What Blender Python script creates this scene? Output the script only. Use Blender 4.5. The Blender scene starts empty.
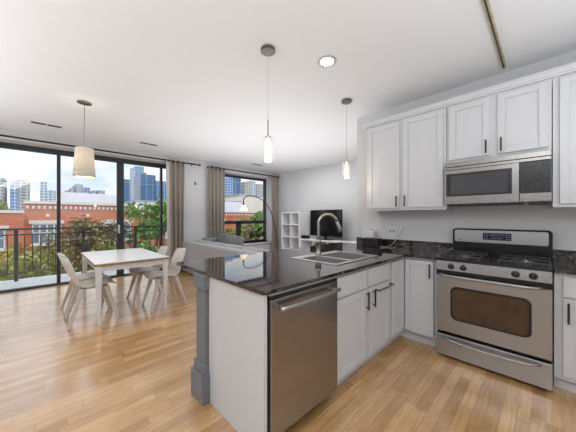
import bpy, bmesh, math, random
from mathutils import Vector, Matrix
random.seed(7)
SC = bpy.context.scene
COL = SC.collection
R = math.radians

# ------------------------------------------------------------------ camera
cam_d = bpy.data.cameras.new('camera'); cam = bpy.data.objects.new('camera', cam_d); COL.objects.link(cam)
CAMP = Vector((0, 0, 1.303)); YAW = R(45.67); FPX = 252.5; HY = 217.3
cam.location = CAMP; cam.rotation_euler = (R(90), 0, YAW)
cam_d.sensor_width = 36; cam_d.lens = FPX / 576 * 36; cam_d.shift_y = 1.3 / 576; cam_d.clip_end = 3000; cam_d.clip_start = 0.05
SC.camera = cam

# ------------------------------------------------------------------ exposure and light
SC.view_settings.view_transform = 'Standard'; SC.view_settings.look = 'None'
SC.view_settings.gamma = 1; SC.view_settings.use_curve_mapping = False
SC.view_settings.exposure = 0.0
WORLD_STRENGTH = 2.3
SUN = 0.9

w = bpy.data.worlds.new('World'); SC.world = w; w.use_nodes = True
nt = w.node_tree; nt.nodes.clear()
def wn(t, **k):
    n = nt.nodes.new(t)
    for a, b in k.items(): setattr(n, a, b)
    return n
tc = wn('ShaderNodeTexCoord'); sep = wn('ShaderNodeSeparateXYZ'); nt.links.new(tc.outputs['Generated'], sep.inputs[0])
mp = wn('ShaderNodeMapping'); mp.inputs['Scale'].default_value = (1.6, 1.6, 5.5); mp.inputs['Location'].default_value = (0.35, 0.1, 0.25)
nt.links.new(tc.outputs['Generated'], mp.inputs[0])
no = wn('ShaderNodeTexNoise'); no.inputs['Scale'].default_value = 2.4; no.inputs['Detail'].default_value = 7; no.inputs['Roughness'].default_value = 0.55
nt.links.new(mp.outputs[0], no.inputs['Vector'])
cr = wn('ShaderNodeValToRGB'); cr.color_ramp.elements[0].position = 0.36; cr.color_ramp.elements[0].color = (0.235, 0.335, 0.45, 1)
cr.color_ramp.elements[1].position = 0.56; cr.color_ramp.elements[1].color = (0.50, 0.51, 0.52, 1)
nt.links.new(no.outputs['Fac'], cr.inputs[0])
hr = wn('ShaderNodeMapRange'); hr.inputs['From Min'].default_value = 0.0; hr.inputs['From Max'].default_value = 0.2
hr.inputs['To Min'].default_value = 0.75; hr.inputs['To Max'].default_value = 0.0
nt.links.new(sep.outputs['Z'], hr.inputs['Value'])
mx = wn('ShaderNodeMix', data_type='RGBA'); mx.inputs[7].default_value = (0.46, 0.47, 0.475, 1)
nt.links.new(hr.outputs[0], mx.inputs[0]); nt.links.new(cr.outputs[0], mx.inputs[6])
bg = wn('ShaderNodeBackground')
er = wn('ShaderNodeMapRange'); er.inputs['From Min'].default_value = 0.28; er.inputs['From Max'].default_value = 0.75
er.inputs['To Min'].default_value = WORLD_STRENGTH; er.inputs['To Max'].default_value = WORLD_STRENGTH * 2.2   # brighter cloud overhead than at the horizon
nt.links.new(sep.outputs['Z'], er.inputs['Value']); nt.links.new(er.outputs[0], bg.inputs['Strength'])
nt.links.new(mx.outputs[2], bg.inputs['Color']); wo = wn('ShaderNodeOutputWorld'); nt.links.new(bg.outputs[0], wo.inputs[0])

sd = bpy.data.lights.new('sun', 'SUN'); sd.energy = SUN; sd.angle = R(6); sd.color = (1, 0.95, 0.88)
so = bpy.data.objects.new('sun', sd); COL.objects.link(so); so.rotation_euler = (R(48), 0, R(115))   # high, from behind this building

def area(name, loc, rot, sx, sy, power, col=(1, 1, 1), spread=180):
    d = bpy.data.lights.new(name, 'AREA'); d.shape = 'RECTANGLE'; d.size = sx; d.size_y = sy; d.energy = power; d.color = col; d.spread = R(spread)
    o = bpy.data.objects.new(name, d); COL.objects.link(o); o.location = loc; o.rotation_euler = rot; return o
# added fill lamps without fixtures: some bounced off the white ceiling, others aimed down
area('bounce_light_range', (1.05, 0.9, 1.25), (R(180), 0, 0), 1.2, 3.0, 42, (0.88, 0.94, 1))
area('bounce_light_kitchen', (0.2, -1.3, 1.3), (R(180), 0, 0), 2.8, 2.2, 46, (0.88, 0.94, 1))
area('bounce_light_left', (-3.4, -1.7, 1.4), (R(180), 0, 0), 3.8, 1.6, 64, (0.88, 0.94, 1))
area('bounce_light_living', (-3.7, 3.1, 1.40), (R(180), 0, 0), 3.2, 3.4, 42, (0.94, 0.97, 1))
area('fill_light_kitchen', (0.2, -0.4, 2.70), (R(35), 0, R(10)), 1.6, 1.2, 34, (0.95, 0.97, 1))  # added fill aimed at the kitchen wall, no fixture here
area('fill_light_living', (-4.2, 4.1, 2.74), (0, 0, 0), 1.6, 1.6, 30, (0.96, 0.98, 1))  # added fill over the living area, no fixture here

# ------------------------------------------------------------------ materials
def mat(name, col, rough=0.5, metal=0.0, bump=0.0, scale=30, var=0.0, spec=0.5, emit=None, estr=0, trans=0, alpha=1, coat=0, vecscale=(1, 1, 1), ior=1.45):
    m = bpy.data.materials.new(name); m.use_nodes = True; t = m.node_tree; b = t.nodes['Principled BSDF']
    b.inputs['Base Color'].default_value = (*col, 1); b.inputs['Roughness'].default_value = rough; b.inputs['Metallic'].default_value = metal
    b.inputs['Specular IOR Level'].default_value = spec; b.inputs['IOR'].default_value = ior
    if trans: b.inputs['Transmission Weight'].default_value = trans
    if coat: b.inputs['Coat Weight'].default_value = coat
    if emit: b.inputs['Emission Color'].default_value = (*emit, 1); b.inputs['Emission Strength'].default_value = estr
    tcn = t.nodes.new('ShaderNodeTexCoord'); mpn = t.nodes.new('ShaderNodeMapping'); mpn.inputs['Scale'].default_value = vecscale
    t.links.new(tcn.outputs['Object'], mpn.inputs[0])
    n = t.nodes.new('ShaderNodeTexNoise'); n.inputs['Scale'].default_value = scale; n.inputs['Detail'].default_value = 4
    t.links.new(mpn.outputs[0], n.inputs['Vector'])
    if var:
        r = t.nodes.new('ShaderNodeValToRGB')
        r.color_ramp.elements[0].position = 0.3; r.color_ramp.elements[1].position = 0.7
        r.color_ramp.elements[0].color = (*[max(0, c * (1 - var)) for c in col], 1); r.color_ramp.elements[1].color = (*[min(1, c * (1 + var)) for c in col], 1)
        t.links.new(n.outputs['Fac'], r.inputs[0]); t.links.new(r.outputs[0], b.inputs['Base Color'])
    if bump:
        bp = t.nodes.new('ShaderNodeBump'); bp.inputs['Strength'].default_value = bump; bp.inputs['Distance'].default_value = 0.01
        t.links.new(n.outputs['Fac'], bp.inputs['Height']); t.links.new(bp.outputs[0], b.inputs['Normal'])
    return m

def glassy(name, tint=(1, 1, 1), refl=1.0, ior=1.45):
    m = bpy.data.materials.new(name); m.use_nodes = True; t = m.node_tree; t.nodes.clear()
    tr = t.nodes.new('ShaderNodeBsdfTransparent'); tr.inputs[0].default_value = (*tint, 1)
    gl = t.nodes.new('ShaderNodeBsdfGlossy'); gl.inputs['Roughness'].default_value = 0.02; gl.inputs[0].default_value = (refl, refl, refl, 1)
    fr = t.nodes.new('ShaderNodeLayerWeight'); fr.inputs[0].default_value = 0.5; pw_ = t.nodes.new('ShaderNodeMath'); pw_.operation = 'POWER'; pw_.inputs[1].default_value = 4.5; t.links.new(fr.outputs['Facing'], pw_.inputs[0]); ad_ = t.nodes.new('ShaderNodeMath'); ad_.operation = 'MULTIPLY_ADD'; ad_.inputs[1].default_value = 0.8; ad_.inputs[2].default_value = 0.035; t.links.new(pw_.outputs[0], ad_.inputs[0])
    mxn = t.nodes.new('ShaderNodeMixShader'); o = t.nodes.new('ShaderNodeOutputMaterial')
    t.links.new(ad_.outputs[0], mxn.inputs[0]); t.links.new(tr.outputs[0], mxn.inputs[1]); t.links.new(gl.outputs[0], mxn.inputs[2]); t.links.new(mxn.outputs[0], o.inputs[0])
    return m

def wood_floor():
    m = bpy.data.materials.new('maple_floor'); m.use_nodes = True; t = m.node_tree; b = t.nodes['Principled BSDF']
    L = t.links.new; N = t.nodes.new
    tcn = N('ShaderNodeTexCoord'); s = N('ShaderNodeSeparateXYZ'); L(tcn.outputs['Object'], s.inputs[0])
    c = N('ShaderNodeCombineXYZ')
    def mth(op, a, b_=None):
        q = N('ShaderNodeMath'); q.operation = op; L(a, q.inputs[0])
        if b_ is not None: q.inputs[1].default_value = b_
        return q.outputs[0]
    row = mth('FLOOR', mth('DIVIDE', s.outputs['X'], 0.070)); wnz = N('ShaderNodeTexWhiteNoise'); wnz.noise_dimensions = '1D'; L(row, wnz.inputs['W'])
    q = N('ShaderNodeMath'); q.operation = 'ADD'; L(s.outputs['Y'], q.inputs[0]); L(mth('MULTIPLY', wnz.outputs['Value'], 5.0), q.inputs[1])
    L(q.outputs[0], c.inputs[0]); L(s.outputs['X'], c.inputs[1])
    def brick(w, h, off, c1, c2, mo):
        k = N('ShaderNodeTexBrick'); k.offset = off; k.offset_frequency = 3; k.inputs['Scale'].default_value = 1
        k.inputs['Brick Width'].default_value = w; k.inputs['Row Height'].default_value = h; k.inputs['Mortar Size'].default_value = 0.0009
        k.inputs['Mortar Smooth'].default_value = 0.2
        k.inputs['Color1'].default_value = (*c1, 1); k.inputs['Color2'].default_value = (*c2, 1); k.inputs['Mortar'].default_value = (*mo, 1)
        L(c.outputs[0], k.inputs['Vector']); return k
    k = brick(0.52, 0.070, 0.0, (0.75, 0.455, 0.20), (0.50, 0.27, 0.098), (0.20, 0.11, 0.045))
    # long grain
    mpn = N('ShaderNodeMapping'); mpn.inputs['Scale'].default_value = (1.6, 28, 1); L(c.outputs[0], mpn.inputs[0])
    n = N('ShaderNodeTexNoise'); n.inputs['Scale'].default_value = 2.5; n.inputs['Detail'].default_value = 6; n.inputs['Distortion'].default_value = 1.2; L(mpn.outputs[0], n.inputs['Vector'])
    r = N('ShaderNodeValToRGB'); r.color_ramp.elements[0].position = 0.3; r.color_ramp.elements[0].color = (0.74, 0.68, 0.6, 1); r.color_ramp.elements[1].position = 0.65; r.color_ramp.elements[1].color = (1.12, 1.12, 1.12, 1)
    L(n.outputs['Fac'], r.inputs[0])
    mxn = N('ShaderNodeMix'); mxn.data_type = 'RGBA'; mxn.blend_type = 'MULTIPLY'; mxn.inputs[0].default_value = 0.8
    L(k.outputs['Color'], mxn.inputs[6]); L(r.outputs[0], mxn.inputs[7])
    # knots and blotches
    n2 = N('ShaderNodeTexNoise'); n2.inputs['Scale'].default_value = 3.2; n2.inputs['Detail'].default_value = 3; L(tcn.outputs['Object'], n2.inputs['Vector'])
    r2 = N('ShaderNodeValToRGB'); r2.color_ramp.elements[0].position = 0.3; r2.color_ramp.elements[0].color = (0.88, 0.84, 0.8, 1); r2.color_ramp.elements[1].position = 0.6; r2.color_ramp.elements[1].color = (1, 1, 1, 1)
    L(n2.outputs['Fac'], r2.inputs[0])
    m2 = N('ShaderNodeMix'); m2.data_type = 'RGBA'; m2.blend_type = 'MULTIPLY'; m2.inputs[0].default_value = 1
    L(mxn.outputs[2], m2.inputs[6]); L(r2.outputs[0], m2.inputs[7]); L(m2.outputs[2], b.inputs['Base Color'])
    b.inputs['Roughness'].default_value = 0.4; b.inputs['Specular IOR Level'].default_value = 0.6
    b.inputs['Coat Weight'].default_value = 1.0; b.inputs['Coat Roughness'].default_value = 0.2; b.inputs['Coat IOR'].default_value = 2.1
    bp = N('ShaderNodeBump'); bp.inputs['Strength'].default_value = 0.12; bp.inputs['Distance'].default_value = 0.002
    L(n.outputs['Fac'], bp.inputs['Height']); L(bp.outputs[0], b.inputs['Normal'])
    return m

def granite():
    m = bpy.data.materials.new('dark_granite'); m.use_nodes = True; t = m.node_tree; b = t.nodes['Principled BSDF']; L = t.links.new; N = t.nodes.new
    tcn = N('ShaderNodeTexCoord')
    v = N('ShaderNodeTexVoronoi'); v.inputs['Scale'].default_value = 120; L(tcn.outputs['Object'], v.inputs['Vector'])
    n = N('ShaderNodeTexNoise'); n.inputs['Scale'].default_value = 40; n.inputs['Detail'].default_value = 6; L(tcn.outputs['Object'], n.inputs['Vector'])
    a = N('ShaderNodeMath'); a.operation = 'MULTIPLY'; L(v.outputs['Distance'], a.inputs[0]); L(n.outputs['Fac'], a.inputs[1])
    r = N('ShaderNodeValToRGB'); e = r.color_ramp.elements; e[0].position = 0.18; e[0].color = (0.006, 0.005, 0.006, 1); e[1].position = 0.46; e[1].color = (0.22, 0.135, 0.11, 1)
    x = r.color_ramp.elements.new(0.31); x.color = (0.016, 0.011, 0.011, 1)
    L(a.outputs[0], r.inputs[0]); L(r.outputs[0], b.inputs['Base Color'])
    b.inputs['Roughness'].default_value = 0.04; b.inputs['Specular IOR Level'].default_value = 0.5; b.inputs['IOR'].default_value = 1.7
    return m

def brushed(name, col, rough, axis=(3, 3, 60)):
    m = bpy.data.materials.new(name); m.use_nodes = True; t = m.node_tree; b = t.nodes['Principled BSDF']; L = t.links.new; N = t.nodes.new
    b.inputs['Base Color'].default_value = (*col, 1); b.inputs['Metallic'].default_value = 1; b.inputs['Roughness'].default_value = rough
    tcn = N('ShaderNodeTexCoord'); mpn = N('ShaderNodeMapping'); mpn.inputs['Scale'].default_value = axis; L(tcn.outputs['Object'], mpn.inputs[0])
    n = N('ShaderNodeTexNoise'); n.inputs['Scale'].default_value = 9; n.inputs['Detail'].default_value = 3; L(mpn.outputs[0], n.inputs['Vector'])
    bp = N('ShaderNodeBump'); bp.inputs['Strength'].default_value = 0.02; bp.inputs['Distance'].default_value = 0.001; L(n.outputs['Fac'], bp.inputs['Height']); L(bp.outputs[0], b.inputs['Normal'])
    r = N('ShaderNodeMapRange'); r.inputs['To Min'].default_value = rough * 0.9; r.inputs['To Max'].default_value = rough * 1.1; L(n.outputs['Fac'], r.inputs[0]); L(r.outputs[0], b.inputs['Roughness'])
    return m

def grid_facade(name, glass, mull, w, h, mort=0.15, rough=0.2, wallvar=0):
    m = bpy.data.materials.new(name); m.use_nodes = True; t = m.node_tree; b = t.nodes['Principled BSDF']; L = t.links.new; N = t.nodes.new
    tcn = N('ShaderNodeTexCoord'); s = N('ShaderNodeSeparateXYZ'); L(tcn.outputs['Object'], s.inputs[0])
    a = N('ShaderNodeMath'); a.operation = 'ADD'; L(s.outputs['X'], a.inputs[0]); L(s.outputs['Y'], a.inputs[1])
    c = N('ShaderNodeCombineXYZ'); L(a.outputs[0], c.inputs[0]); L(s.outputs['Z'], c.inputs[1])
    k = N('ShaderNodeTexBrick'); k.offset = 0; k.inputs['Scale'].default_value = 1; k.inputs['Brick Width'].default_value = w; k.inputs['Row Height'].default_value = h
    k.inputs['Mortar Size'].default_value = mort * min(w, h)
    k.inputs['Color1'].default_value = (*glass, 1); k.inputs['Color2'].default_value = (*[g * 0.7 for g in glass], 1); k.inputs['Mortar'].default_value = (*mull, 1)
    L(c.outputs[0], k.inputs['Vector']); L(k.outputs['Color'], b.inputs['Base Color']); b.inputs['Roughness'].default_value = rough
    return m

def brickwork(name, c1, c2, mo, w=0.22, h=0.075):
    m = grid_facade(name, c1, mo, w, h, 0.1, 0.9); n = [x for x in m.node_tree.nodes if x.type == 'TEX_BRICK'][0]; n.offset = 0.5; n.inputs['Color2'].default_value = (*c2, 1)
    return m

M = {}
M['paint'] = mat('wall_paint', (0.63, 0.63, 0.635), 0.75, bump=0.03, scale=180)
M['ceil'] = mat('ceiling_paint', (0.82, 0.83, 0.845), 0.85, bump=0.03, scale=140)
M['trim'] = mat('white_trim', (0.78, 0.78, 0.77), 0.45, bump=0.01)
M['cab'] = mat('white_cabinet_paint', (0.61, 0.62, 0.635), 0.34, bump=0.01, scale=60)
M['cabin'] = mat('cabinet_inside', (0.5, 0.5, 0.5), 0.6, bump=0.01)
M['greypost'] = mat('blue_grey_paint', (0.17, 0.18, 0.20), 0.45, bump=0.02)
M['greywall'] = mat('soffit_grey', (0.40, 0.40, 0.38), 0.8, bump=0.03)
M['floor'] = wood_floor()
M['granite'] = granite()
M['steel'] = brushed('brushed_steel', (0.40, 0.405, 0.41), 0.36)
M['steel_mw'] = brushed('brushed_steel_warm', (0.25, 0.24, 0.23), 0.27)
M['steel_dw'] = brushed('brushed_steel_dark', (0.36, 0.34, 0.32), 0.25, (90, 90, 1))
M['steel_sink'] = mat('sink_steel', (0.46, 0.45, 0.435), 0.3, 0.7, bump=0.005)
M['nickel'] = mat('brushed_nickel', (0.40, 0.365, 0.335), 0.26, 1.0, bump=0.01)
M['canopy'] = mat('dark_nickel', (0.17, 0.15, 0.14), 0.3, 0.9, bump=0.01)
M['black'] = mat('black_enamel', (0.012, 0.012, 0.013), 0.22, bump=0.005)
M['blackm'] = mat('matte_black', (0.015, 0.015, 0.016), 0.45, bump=0.02)
M['iron'] = mat('cast_iron', (0.06, 0.06, 0.063), 0.28, bump=0.05, scale=120)
M['frame'] = mat('dark_frame_metal', (0.030, 0.036, 0.042), 0.4, bump=0.01)
M['ovenglass'] = mat('oven_glass', (0.05, 0.024, 0.008), 0.05, bump=0.0, spec=0.9, var=0.3, scale=6)  # red-brown base colour stands in for the wood floor's reflection
M['mwglass'] = mat('microwave_glass', (0.03, 0.032, 0.034), 0.08, spec=0.8, var=0.1)
M['mwctl'] = mat('microwave_keys', (0.012, 0.012, 0.013), 0.25, var=0.3, scale=90)
M['display'] = mat('display_panel', (0.01, 0.012, 0.03), 0.2, var=0.2)
M['digits'] = mat('display_digits', (0.03, 0.05, 0.06), 0.3, emit=(0.3, 0.5, 0.6), estr=0.04, var=0.1)
M['keys'] = mat('display_keys', (0.16, 0.17, 0.26), 0.4, var=0.1)
M['ring'] = mat('downlight_ring', (0.5, 0.5, 0.5), 0.5, var=0.02)
M['glass'] = glassy('window_glass')
M['lampglass'] = glassy('clear_glass', (0.97, 0.97, 0.96), ior=1.5)
M['seeded'] = mat('frosted_inner_glass', (0.95, 0.92, 0.86), 0.35, emit=(1, 0.84, 0.62), estr=0.12, var=0.03)
M['seeded'].node_tree.nodes['Principled BSDF'].inputs['Alpha'].default_value = 0.3
M['lampwarm'] = mat('glowing_glass_shade', (0.9, 0.8, 0.6), 0.4, emit=(1, 0.76, 0.42), estr=0.9, var=0.03)
M['bulb'] = mat('lit_bulb', (1, 0.9, 0.7), 0.3, emit=(1, 0.8, 0.5), estr=4, var=0.02)
M['shade'] = mat('linen_shade', (0.70, 0.62, 0.50), 0.9, bump=0.15, scale=250, emit=(1, 0.80, 0.50), estr=0.16, var=0.04)
M['shadeband'] = mat('linen_shade_band', (0.58, 0.53, 0.45), 0.9, bump=0.15, scale=250, emit=(1, 0.80, 0.55), estr=0.04, var=0.06)
M['downlight'] = mat('downlight_lens', (1, 1, 1), 0.4, emit=(1, 0.97, 0.92), estr=7, var=0.01)
M['curtain'] = mat('taupe_curtain', (0.31, 0.27, 0.23), 0.9, bump=0.1, scale=300, var=0.12)
M['sheer'] = mat('pale_lining', (0.6, 0.58, 0.55), 0.9, bump=0.1, scale=300, var=0.05)
M['sofa'] = mat('grey_sofa_fabric', (0.42, 0.42, 0.43), 0.95, bump=0.3, scale=220, var=0.12)
M['sofadk'] = mat('charcoal_fabric', (0.19, 0.193, 0.20), 0.95, bump=0.3, scale=220, var=0.12)
M['tabletop'] = mat('white_table_top', (0.80, 0.79, 0.77), 0.25, bump=0.01, var=0.02)
M['tableedge'] = mat('birch_table_edge', (0.33, 0.22, 0.13), 0.5, bump=0.05, var=0.15, vecscale=(1, 1, 12))
M['tableleg'] = mat('white_lacquer', (0.74, 0.74, 0.73), 0.35, bump=0.01)
M['chair'] = mat('beige_chair_shell', (0.70, 0.66, 0.62), 0.5, bump=0.05, scale=150, var=0.04)
M['chairleg'] = mat('beige_chair_leg', (0.62, 0.56, 0.51), 0.55, bump=0.03, var=0.05)
M['shelf'] = mat('white_shelf', (0.84, 0.84, 0.85), 0.4, bump=0.01)
M['tv'] = mat('tv_screen', (0.006, 0.006, 0.008), 0.1, spec=0.6, var=0.05)
M['vent'] = mat('vent_slot', (0.05, 0.05, 0.05), 0.6, var=0.1)
M['brass'] = mat('aged_brass', (0.55, 0.48, 0.30), 0.45, 0.5, bump=0.05, var=0.2, scale=12)
M['pot'] = mat('dark_pot', (0.03, 0.03, 0.03), 0.5, bump=0.05)
M['houseleaf'] = mat('house_plant_leaf', (0.012, 0.028, 0.014), 0.5, var=0.3)
M['whiteplastic'] = mat('white_plastic', (0.66, 0.66, 0.66), 0.4, bump=0.01)
M['cable'] = mat('orange_cable', (0.45, 0.25, 0.17), 0.6, bump=0.02)
M['cablew'] = mat('grey_cable', (0.45, 0.45, 0.47), 0.6, bump=0.02)
M['copper'] = mat('bronze_bar', (0.20, 0.09, 0.05), 0.35, 0.5, bump=0.02)
M['concrete'] = mat('balcony_concrete', (0.50, 0.50, 0.50), 0.8, bump=0.1, scale=20, var=0.15)
M['rail'] = mat('railing_metal', (0.025, 0.032, 0.038), 0.45, bump=0.02)
M['brick'] = brickwork('red_brick', (0.58, 0.145, 0.055), (0.42, 0.10, 0.045), (0.42, 0.26, 0.2))
M['stone'] = mat('limestone', (0.62, 0.58, 0.52), 0.9, bump=0.1, var=0.08)
M['extglass'] = mat('facade_pane', (0.16, 0.19, 0.23), 0.15, var=0.3, scale=1.5)
M['extframe'] = mat('facade_window_frame', (0.62, 0.64, 0.66), 0.6, bump=0.02)
M['whitebld'] = mat('white_render', (0.66, 0.68, 0.74), 0.9, bump=0.02, var=0.04, scale=1)
M['cream'] = mat('cream_render', (0.66, 0.60, 0.52), 0.9, bump=0.02, var=0.05, scale=1)
M['roofgrey'] = mat('roof_plant_grey', (0.25, 0.26, 0.28), 0.8, var=0.2, scale=1)
M['tblue'] = grid_facade('blue_glass_tower', (0.10, 0.22, 0.42), (0.42, 0.55, 0.70), 4.0, 3.6, 0.10)
M['tblue2'] = grid_facade('deep_blue_glass_tower', (0.05, 0.13, 0.26), (0.30, 0.42, 0.55), 9.0, 60.0, 0.03)
M['tpale'] = grid_facade('pale_glass_tower', (0.28, 0.38, 0.50), (0.62, 0.66, 0.70), 5.0, 3.6, 0.16)
M['tbeige'] = grid_facade('concrete_tower', (0.20, 0.24, 0.26), (0.50, 0.50, 0.46), 5.0, 3.6, 0.24, 0.7)
M['asphalt'] = mat('asphalt', (0.09, 0.09, 0.095), 0.9, bump=0.1, var=0.1, scale=3)
M['leafg'] = mat('green_leaves', (0.15, 0.27, 0.05), 0.6, var=0.55, scale=1.6)
M['leafo'] = mat('autumn_leaves', (0.24, 0.18, 0.07), 0.6, var=0.5, scale=1.6)
M['leafy'] = mat('yellow_green_leaves', (0.26, 0.28, 0.06), 0.6, var=0.55, scale=1.8)
M['bark'] = mat('bark', (0.09, 0.06, 0.04), 0.9, bump=0.4, scale=12)

# ------------------------------------------------------------------ builders
class MB:
    def __init__(s): s.bm = bmesh.new()
    def box(s, p, q):
        a = [min(p[i], q[i]) for i in range(3)]; b = [max(p[i], q[i]) for i in range(3)]
        v = [s.bm.verts.new((x, y, z)) for x in (a[0], b[0]) for y in (a[1], b[1]) for z in (a[2], b[2])]
        for f in ((0, 1, 3, 2), (4, 6, 7, 5), (0, 4, 5, 1), (2, 3, 7, 6), (0, 2, 6, 4), (1, 5, 7, 3)): s.bm.faces.new([v[i] for i in f])
        return s
    def taper(s, p0, p1, a0, a1, b0=None, b1=None):
        """bar of square section a0 at p0 to a1 at p1 (horizontal ends)"""
        b0 = b0 or a0; b1 = b1 or a1
        def ring(p, a, b): return [s.bm.verts.new((p[0] + i * a / 2, p[1] + j * b / 2, p[2])) for i, j in ((-1, -1), (1, -1), (1, 1), (-1, 1))]
        A, B = ring(p0, a0, b0), ring(p1, a1, b1)
        s.bm.faces.new(A[::-1]); s.bm.faces.new(B)
        for i in range(4): s.bm.faces.new((A[i], A[(i + 1) % 4], B[(i + 1) % 4], B[i]))
        return s
    def tube(s, pts, r, n=10, caps=True):
        pts = [Vector(p) for p in pts]; rings = []; up = None
        for i, p in enumerate(pts):
            t = (pts[min(i + 1, len(pts) - 1)] - pts[max(i - 1, 0)]).normalized()
            if up is None:
                up = t.orthogonal().normalized()
            up = (up - t * up.dot(t)).normalized(); sd_ = t.cross(up)
            rr = r[i] if isinstance(r, (list, tuple)) else r
            rings.append([s.bm.verts.new(p + (up * math.cos(2 * math.pi * k / n) + sd_ * math.sin(2 * math.pi * k / n)) * rr) for k in range(n)])
        for a, b in zip(rings, rings[1:]):
            for k in range(n): s.bm.faces.new((a[k], a[(k + 1) % n], b[(k + 1) % n], b[k]))
        if caps: s.bm.faces.new(rings[0][::-1]); s.bm.faces.new(rings[-1])
        return s
    def lathe(s, c, prof, n=28, axis='z'):
        rings = []
        for r, h in prof:
            ring = []
            for k in range(n):
                a = 2 * math.pi * k / n; x, y = r * math.cos(a), r * math.sin(a)
                o = {'z': (x, y, h), 'y': (x, -h, y), 'x': (h, x, y)}[axis]
                ring.append(s.bm.verts.new((c[0] + o[0], c[1] + o[1], c[2] + o[2])))
            rings.append(ring)
        for a, b in zip(rings, rings[1:]):
            for k in range(n): s.bm.faces.new((a[k], a[(k + 1) % n], b[(k + 1) % n], b[k]))
        if prof[0][0] > 1e-5: s.bm.faces.new(rings[0][::-1])
        if prof[-1][0] > 1e-5: s.bm.faces.new(rings[-1])
        return s
    def prism(s, pts, y0, y1, axis='y'):
        """polygon pts (u,v) extruded along an axis. y: (u=x,v=z); x: (u=y,v=z); z: (u=x,v=y)"""
        def P(u, v, w): return {'y': (u, w, v), 'x': (w, u, v), 'z': (u, v, w)}[axis]
        A = [s.bm.verts.new(P(u, v, y0)) for u, v in pts]; B = [s.bm.verts.new(P(u, v, y1)) for u, v in pts]
        s.bm.faces.new(A); s.bm.faces.new(B[::-1])
        for i in range(len(pts)): s.bm.faces.new((A[i], B[i], B[(i + 1) % len(pts)], A[(i + 1) % len(pts)]))
        return s
    def ball(s, c, r, sub=2, sc=(1, 1, 1)):
        bmesh.ops.create_icosphere(s.bm, subdivisions=sub, radius=1, matrix=Matrix.Translation(c) @ Matrix.Diagonal((r * sc[0], r * sc[1], r * sc[2], 1)))
        return s
    def build(s, name, m, parent=None, origin=None, smooth=False, bevel=0, seg=2, subsurf=0, solid=0, offset=0):
        if smooth is None: smooth = False
        bmesh.ops.recalc_face_normals(s.bm, faces=s.bm.faces)
        me = bpy.data.meshes.new(name)
        root = parent
        while root is not None and root.parent is not None: root = root.parent
        if root is not None: off = Vector(root.location)
        else: off = Vector(origin) if origin is not None else Vector((0, 0, 0))
        for v in s.bm.verts: v.co -= off
        s.bm.to_mesh(me); s.bm.free()
        if isinstance(m, str): m = M[m]
        me.materials.append(m)
        if smooth:
            for p in me.polygons: p.use_smooth = True
        o = bpy.data.objects.new(name, me); COL.objects.link(o)
        if parent: o.parent = parent
        else: o.location = off
        if solid:
            md = o.modifiers.new('solid', 'SOLIDIFY'); md.thickness = solid; md.offset = offset
        if subsurf:
            md = o.modifiers.new('sub', 'SUBSURF'); md.levels = subsurf; md.render_levels = subsurf
        if bevel:
            md = o.modifiers.new('bevel', 'BEVEL'); md.width = bevel; md.segments = seg; md.limit_method = 'ANGLE'
        return o

def tag(o, label=None, cat=None, group=None, kind=None):
    if label: o['label'] = label
    if cat: o['category'] = cat
    if group: o['group'] = group
    if kind: o['kind'] = kind
    return o
def thing(name, loc, label, cat, group=None, kind=None):
    o = bpy.data.objects.new(name, None); COL.objects.link(o); o.location = loc; o.empty_display_size = 0.1
    return tag(o, label, cat, group, kind)
def struct(name, mb, m, **k):
    o = mb.build(name, m, **k); o['kind'] = 'structure'; return o
def copy_tree(o, parent=None):
    c = o.copy(); COL.objects.link(c)
    if parent: c.parent = parent
    for ch in list(o.children): copy_tree(ch, c)
    return c
def B(p, q): return MB().box(p, q)

def view_ray(px, py):
    f = Vector((-math.sin(YAW), math.cos(YAW), 0)); r = Vector((math.cos(YAW), math.sin(YAW), 0))
    return f + r * ((px - 288) / FPX) + Vector((0, 0, 1)) * ((HY - py) / FPX)
def on_x(px, py, X):
    r = view_ray(px, py); return CAMP + r * (X / r.x)
def on_y(px, py, Y):
    r = view_ray(px, py); return CAMP + r * (Y / r.y)

# ================================================================== THE ROOM
CZ = 2.76; XW = -6.25; XG = -6.60; YK = 3.33; YT = 5.70; XK = -1.95; XR = 1.75; YB = -2.7
struct('floor', B((XG - 0.05, YB - 0.1, -0.12), (XR + 0.1, YT + 0.1, 0)), 'floor')
struct('ceiling', B((XG - 0.1, YB - 0.1, CZ), (XR + 0.1, YT + 0.1, CZ + 0.15)), 'ceil')
DY0, DY1, DZ = -2.35, 2.32, 2.60
WY0, WY1, WZ0, WZ1 = 3.62, 5.36, 0.52, 2.56
mb = MB(); xo = XG - 0.1
mb.box((xo, YB, 0), (XW, DY0, CZ)); mb.box((xo, DY0, DZ), (XW, DY1, CZ)); mb.box((xo, DY1, 0), (XW, WY0, CZ))
mb.box((xo, WY0, 0), (XW, WY1, WZ0)); mb.box((xo, WY0, WZ1), (XW, WY1, CZ)); mb.box((xo, WY1, 0), (XW, YT, CZ))
struct('wall_left', mb, 'paint')
mb = B((xo, YT, 0), (XK + 0.12, YT + 0.1, CZ)); mb.box((XW, 5.58, 0), (-5.70, YT, CZ))
struct('wall_back', mb, 'paint')
struct('wall_partition', B((XK, YK, 0), (XK + 0.12, YT, CZ)), 'paint')
struct('wall_kitchen', B((XK + 0.12, YK, 0), (XR, YK + 0.12, CZ)), 'paint')
struct('wall_right', B((XR, YB, 0), (XR + 0.1, YK + 0.12, CZ)), 'paint')
struct('wall_front', B((xo, YB - 0.1, 0), (XR + 0.1, YB, CZ)), 'paint')
struct('trim_sill', B((XG + 0.06, WY0 - 0.04, WZ0 - 0.035), (XW + 0.04, WY1 + 0.04, WZ0)), 'trim', bevel=0.004)
struct('baseboard_left', MB().box((XW, DY1 + 0.02, 0), (XW + 0.015, 5.57, 0.11)), 'trim', bevel=0.003)
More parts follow.
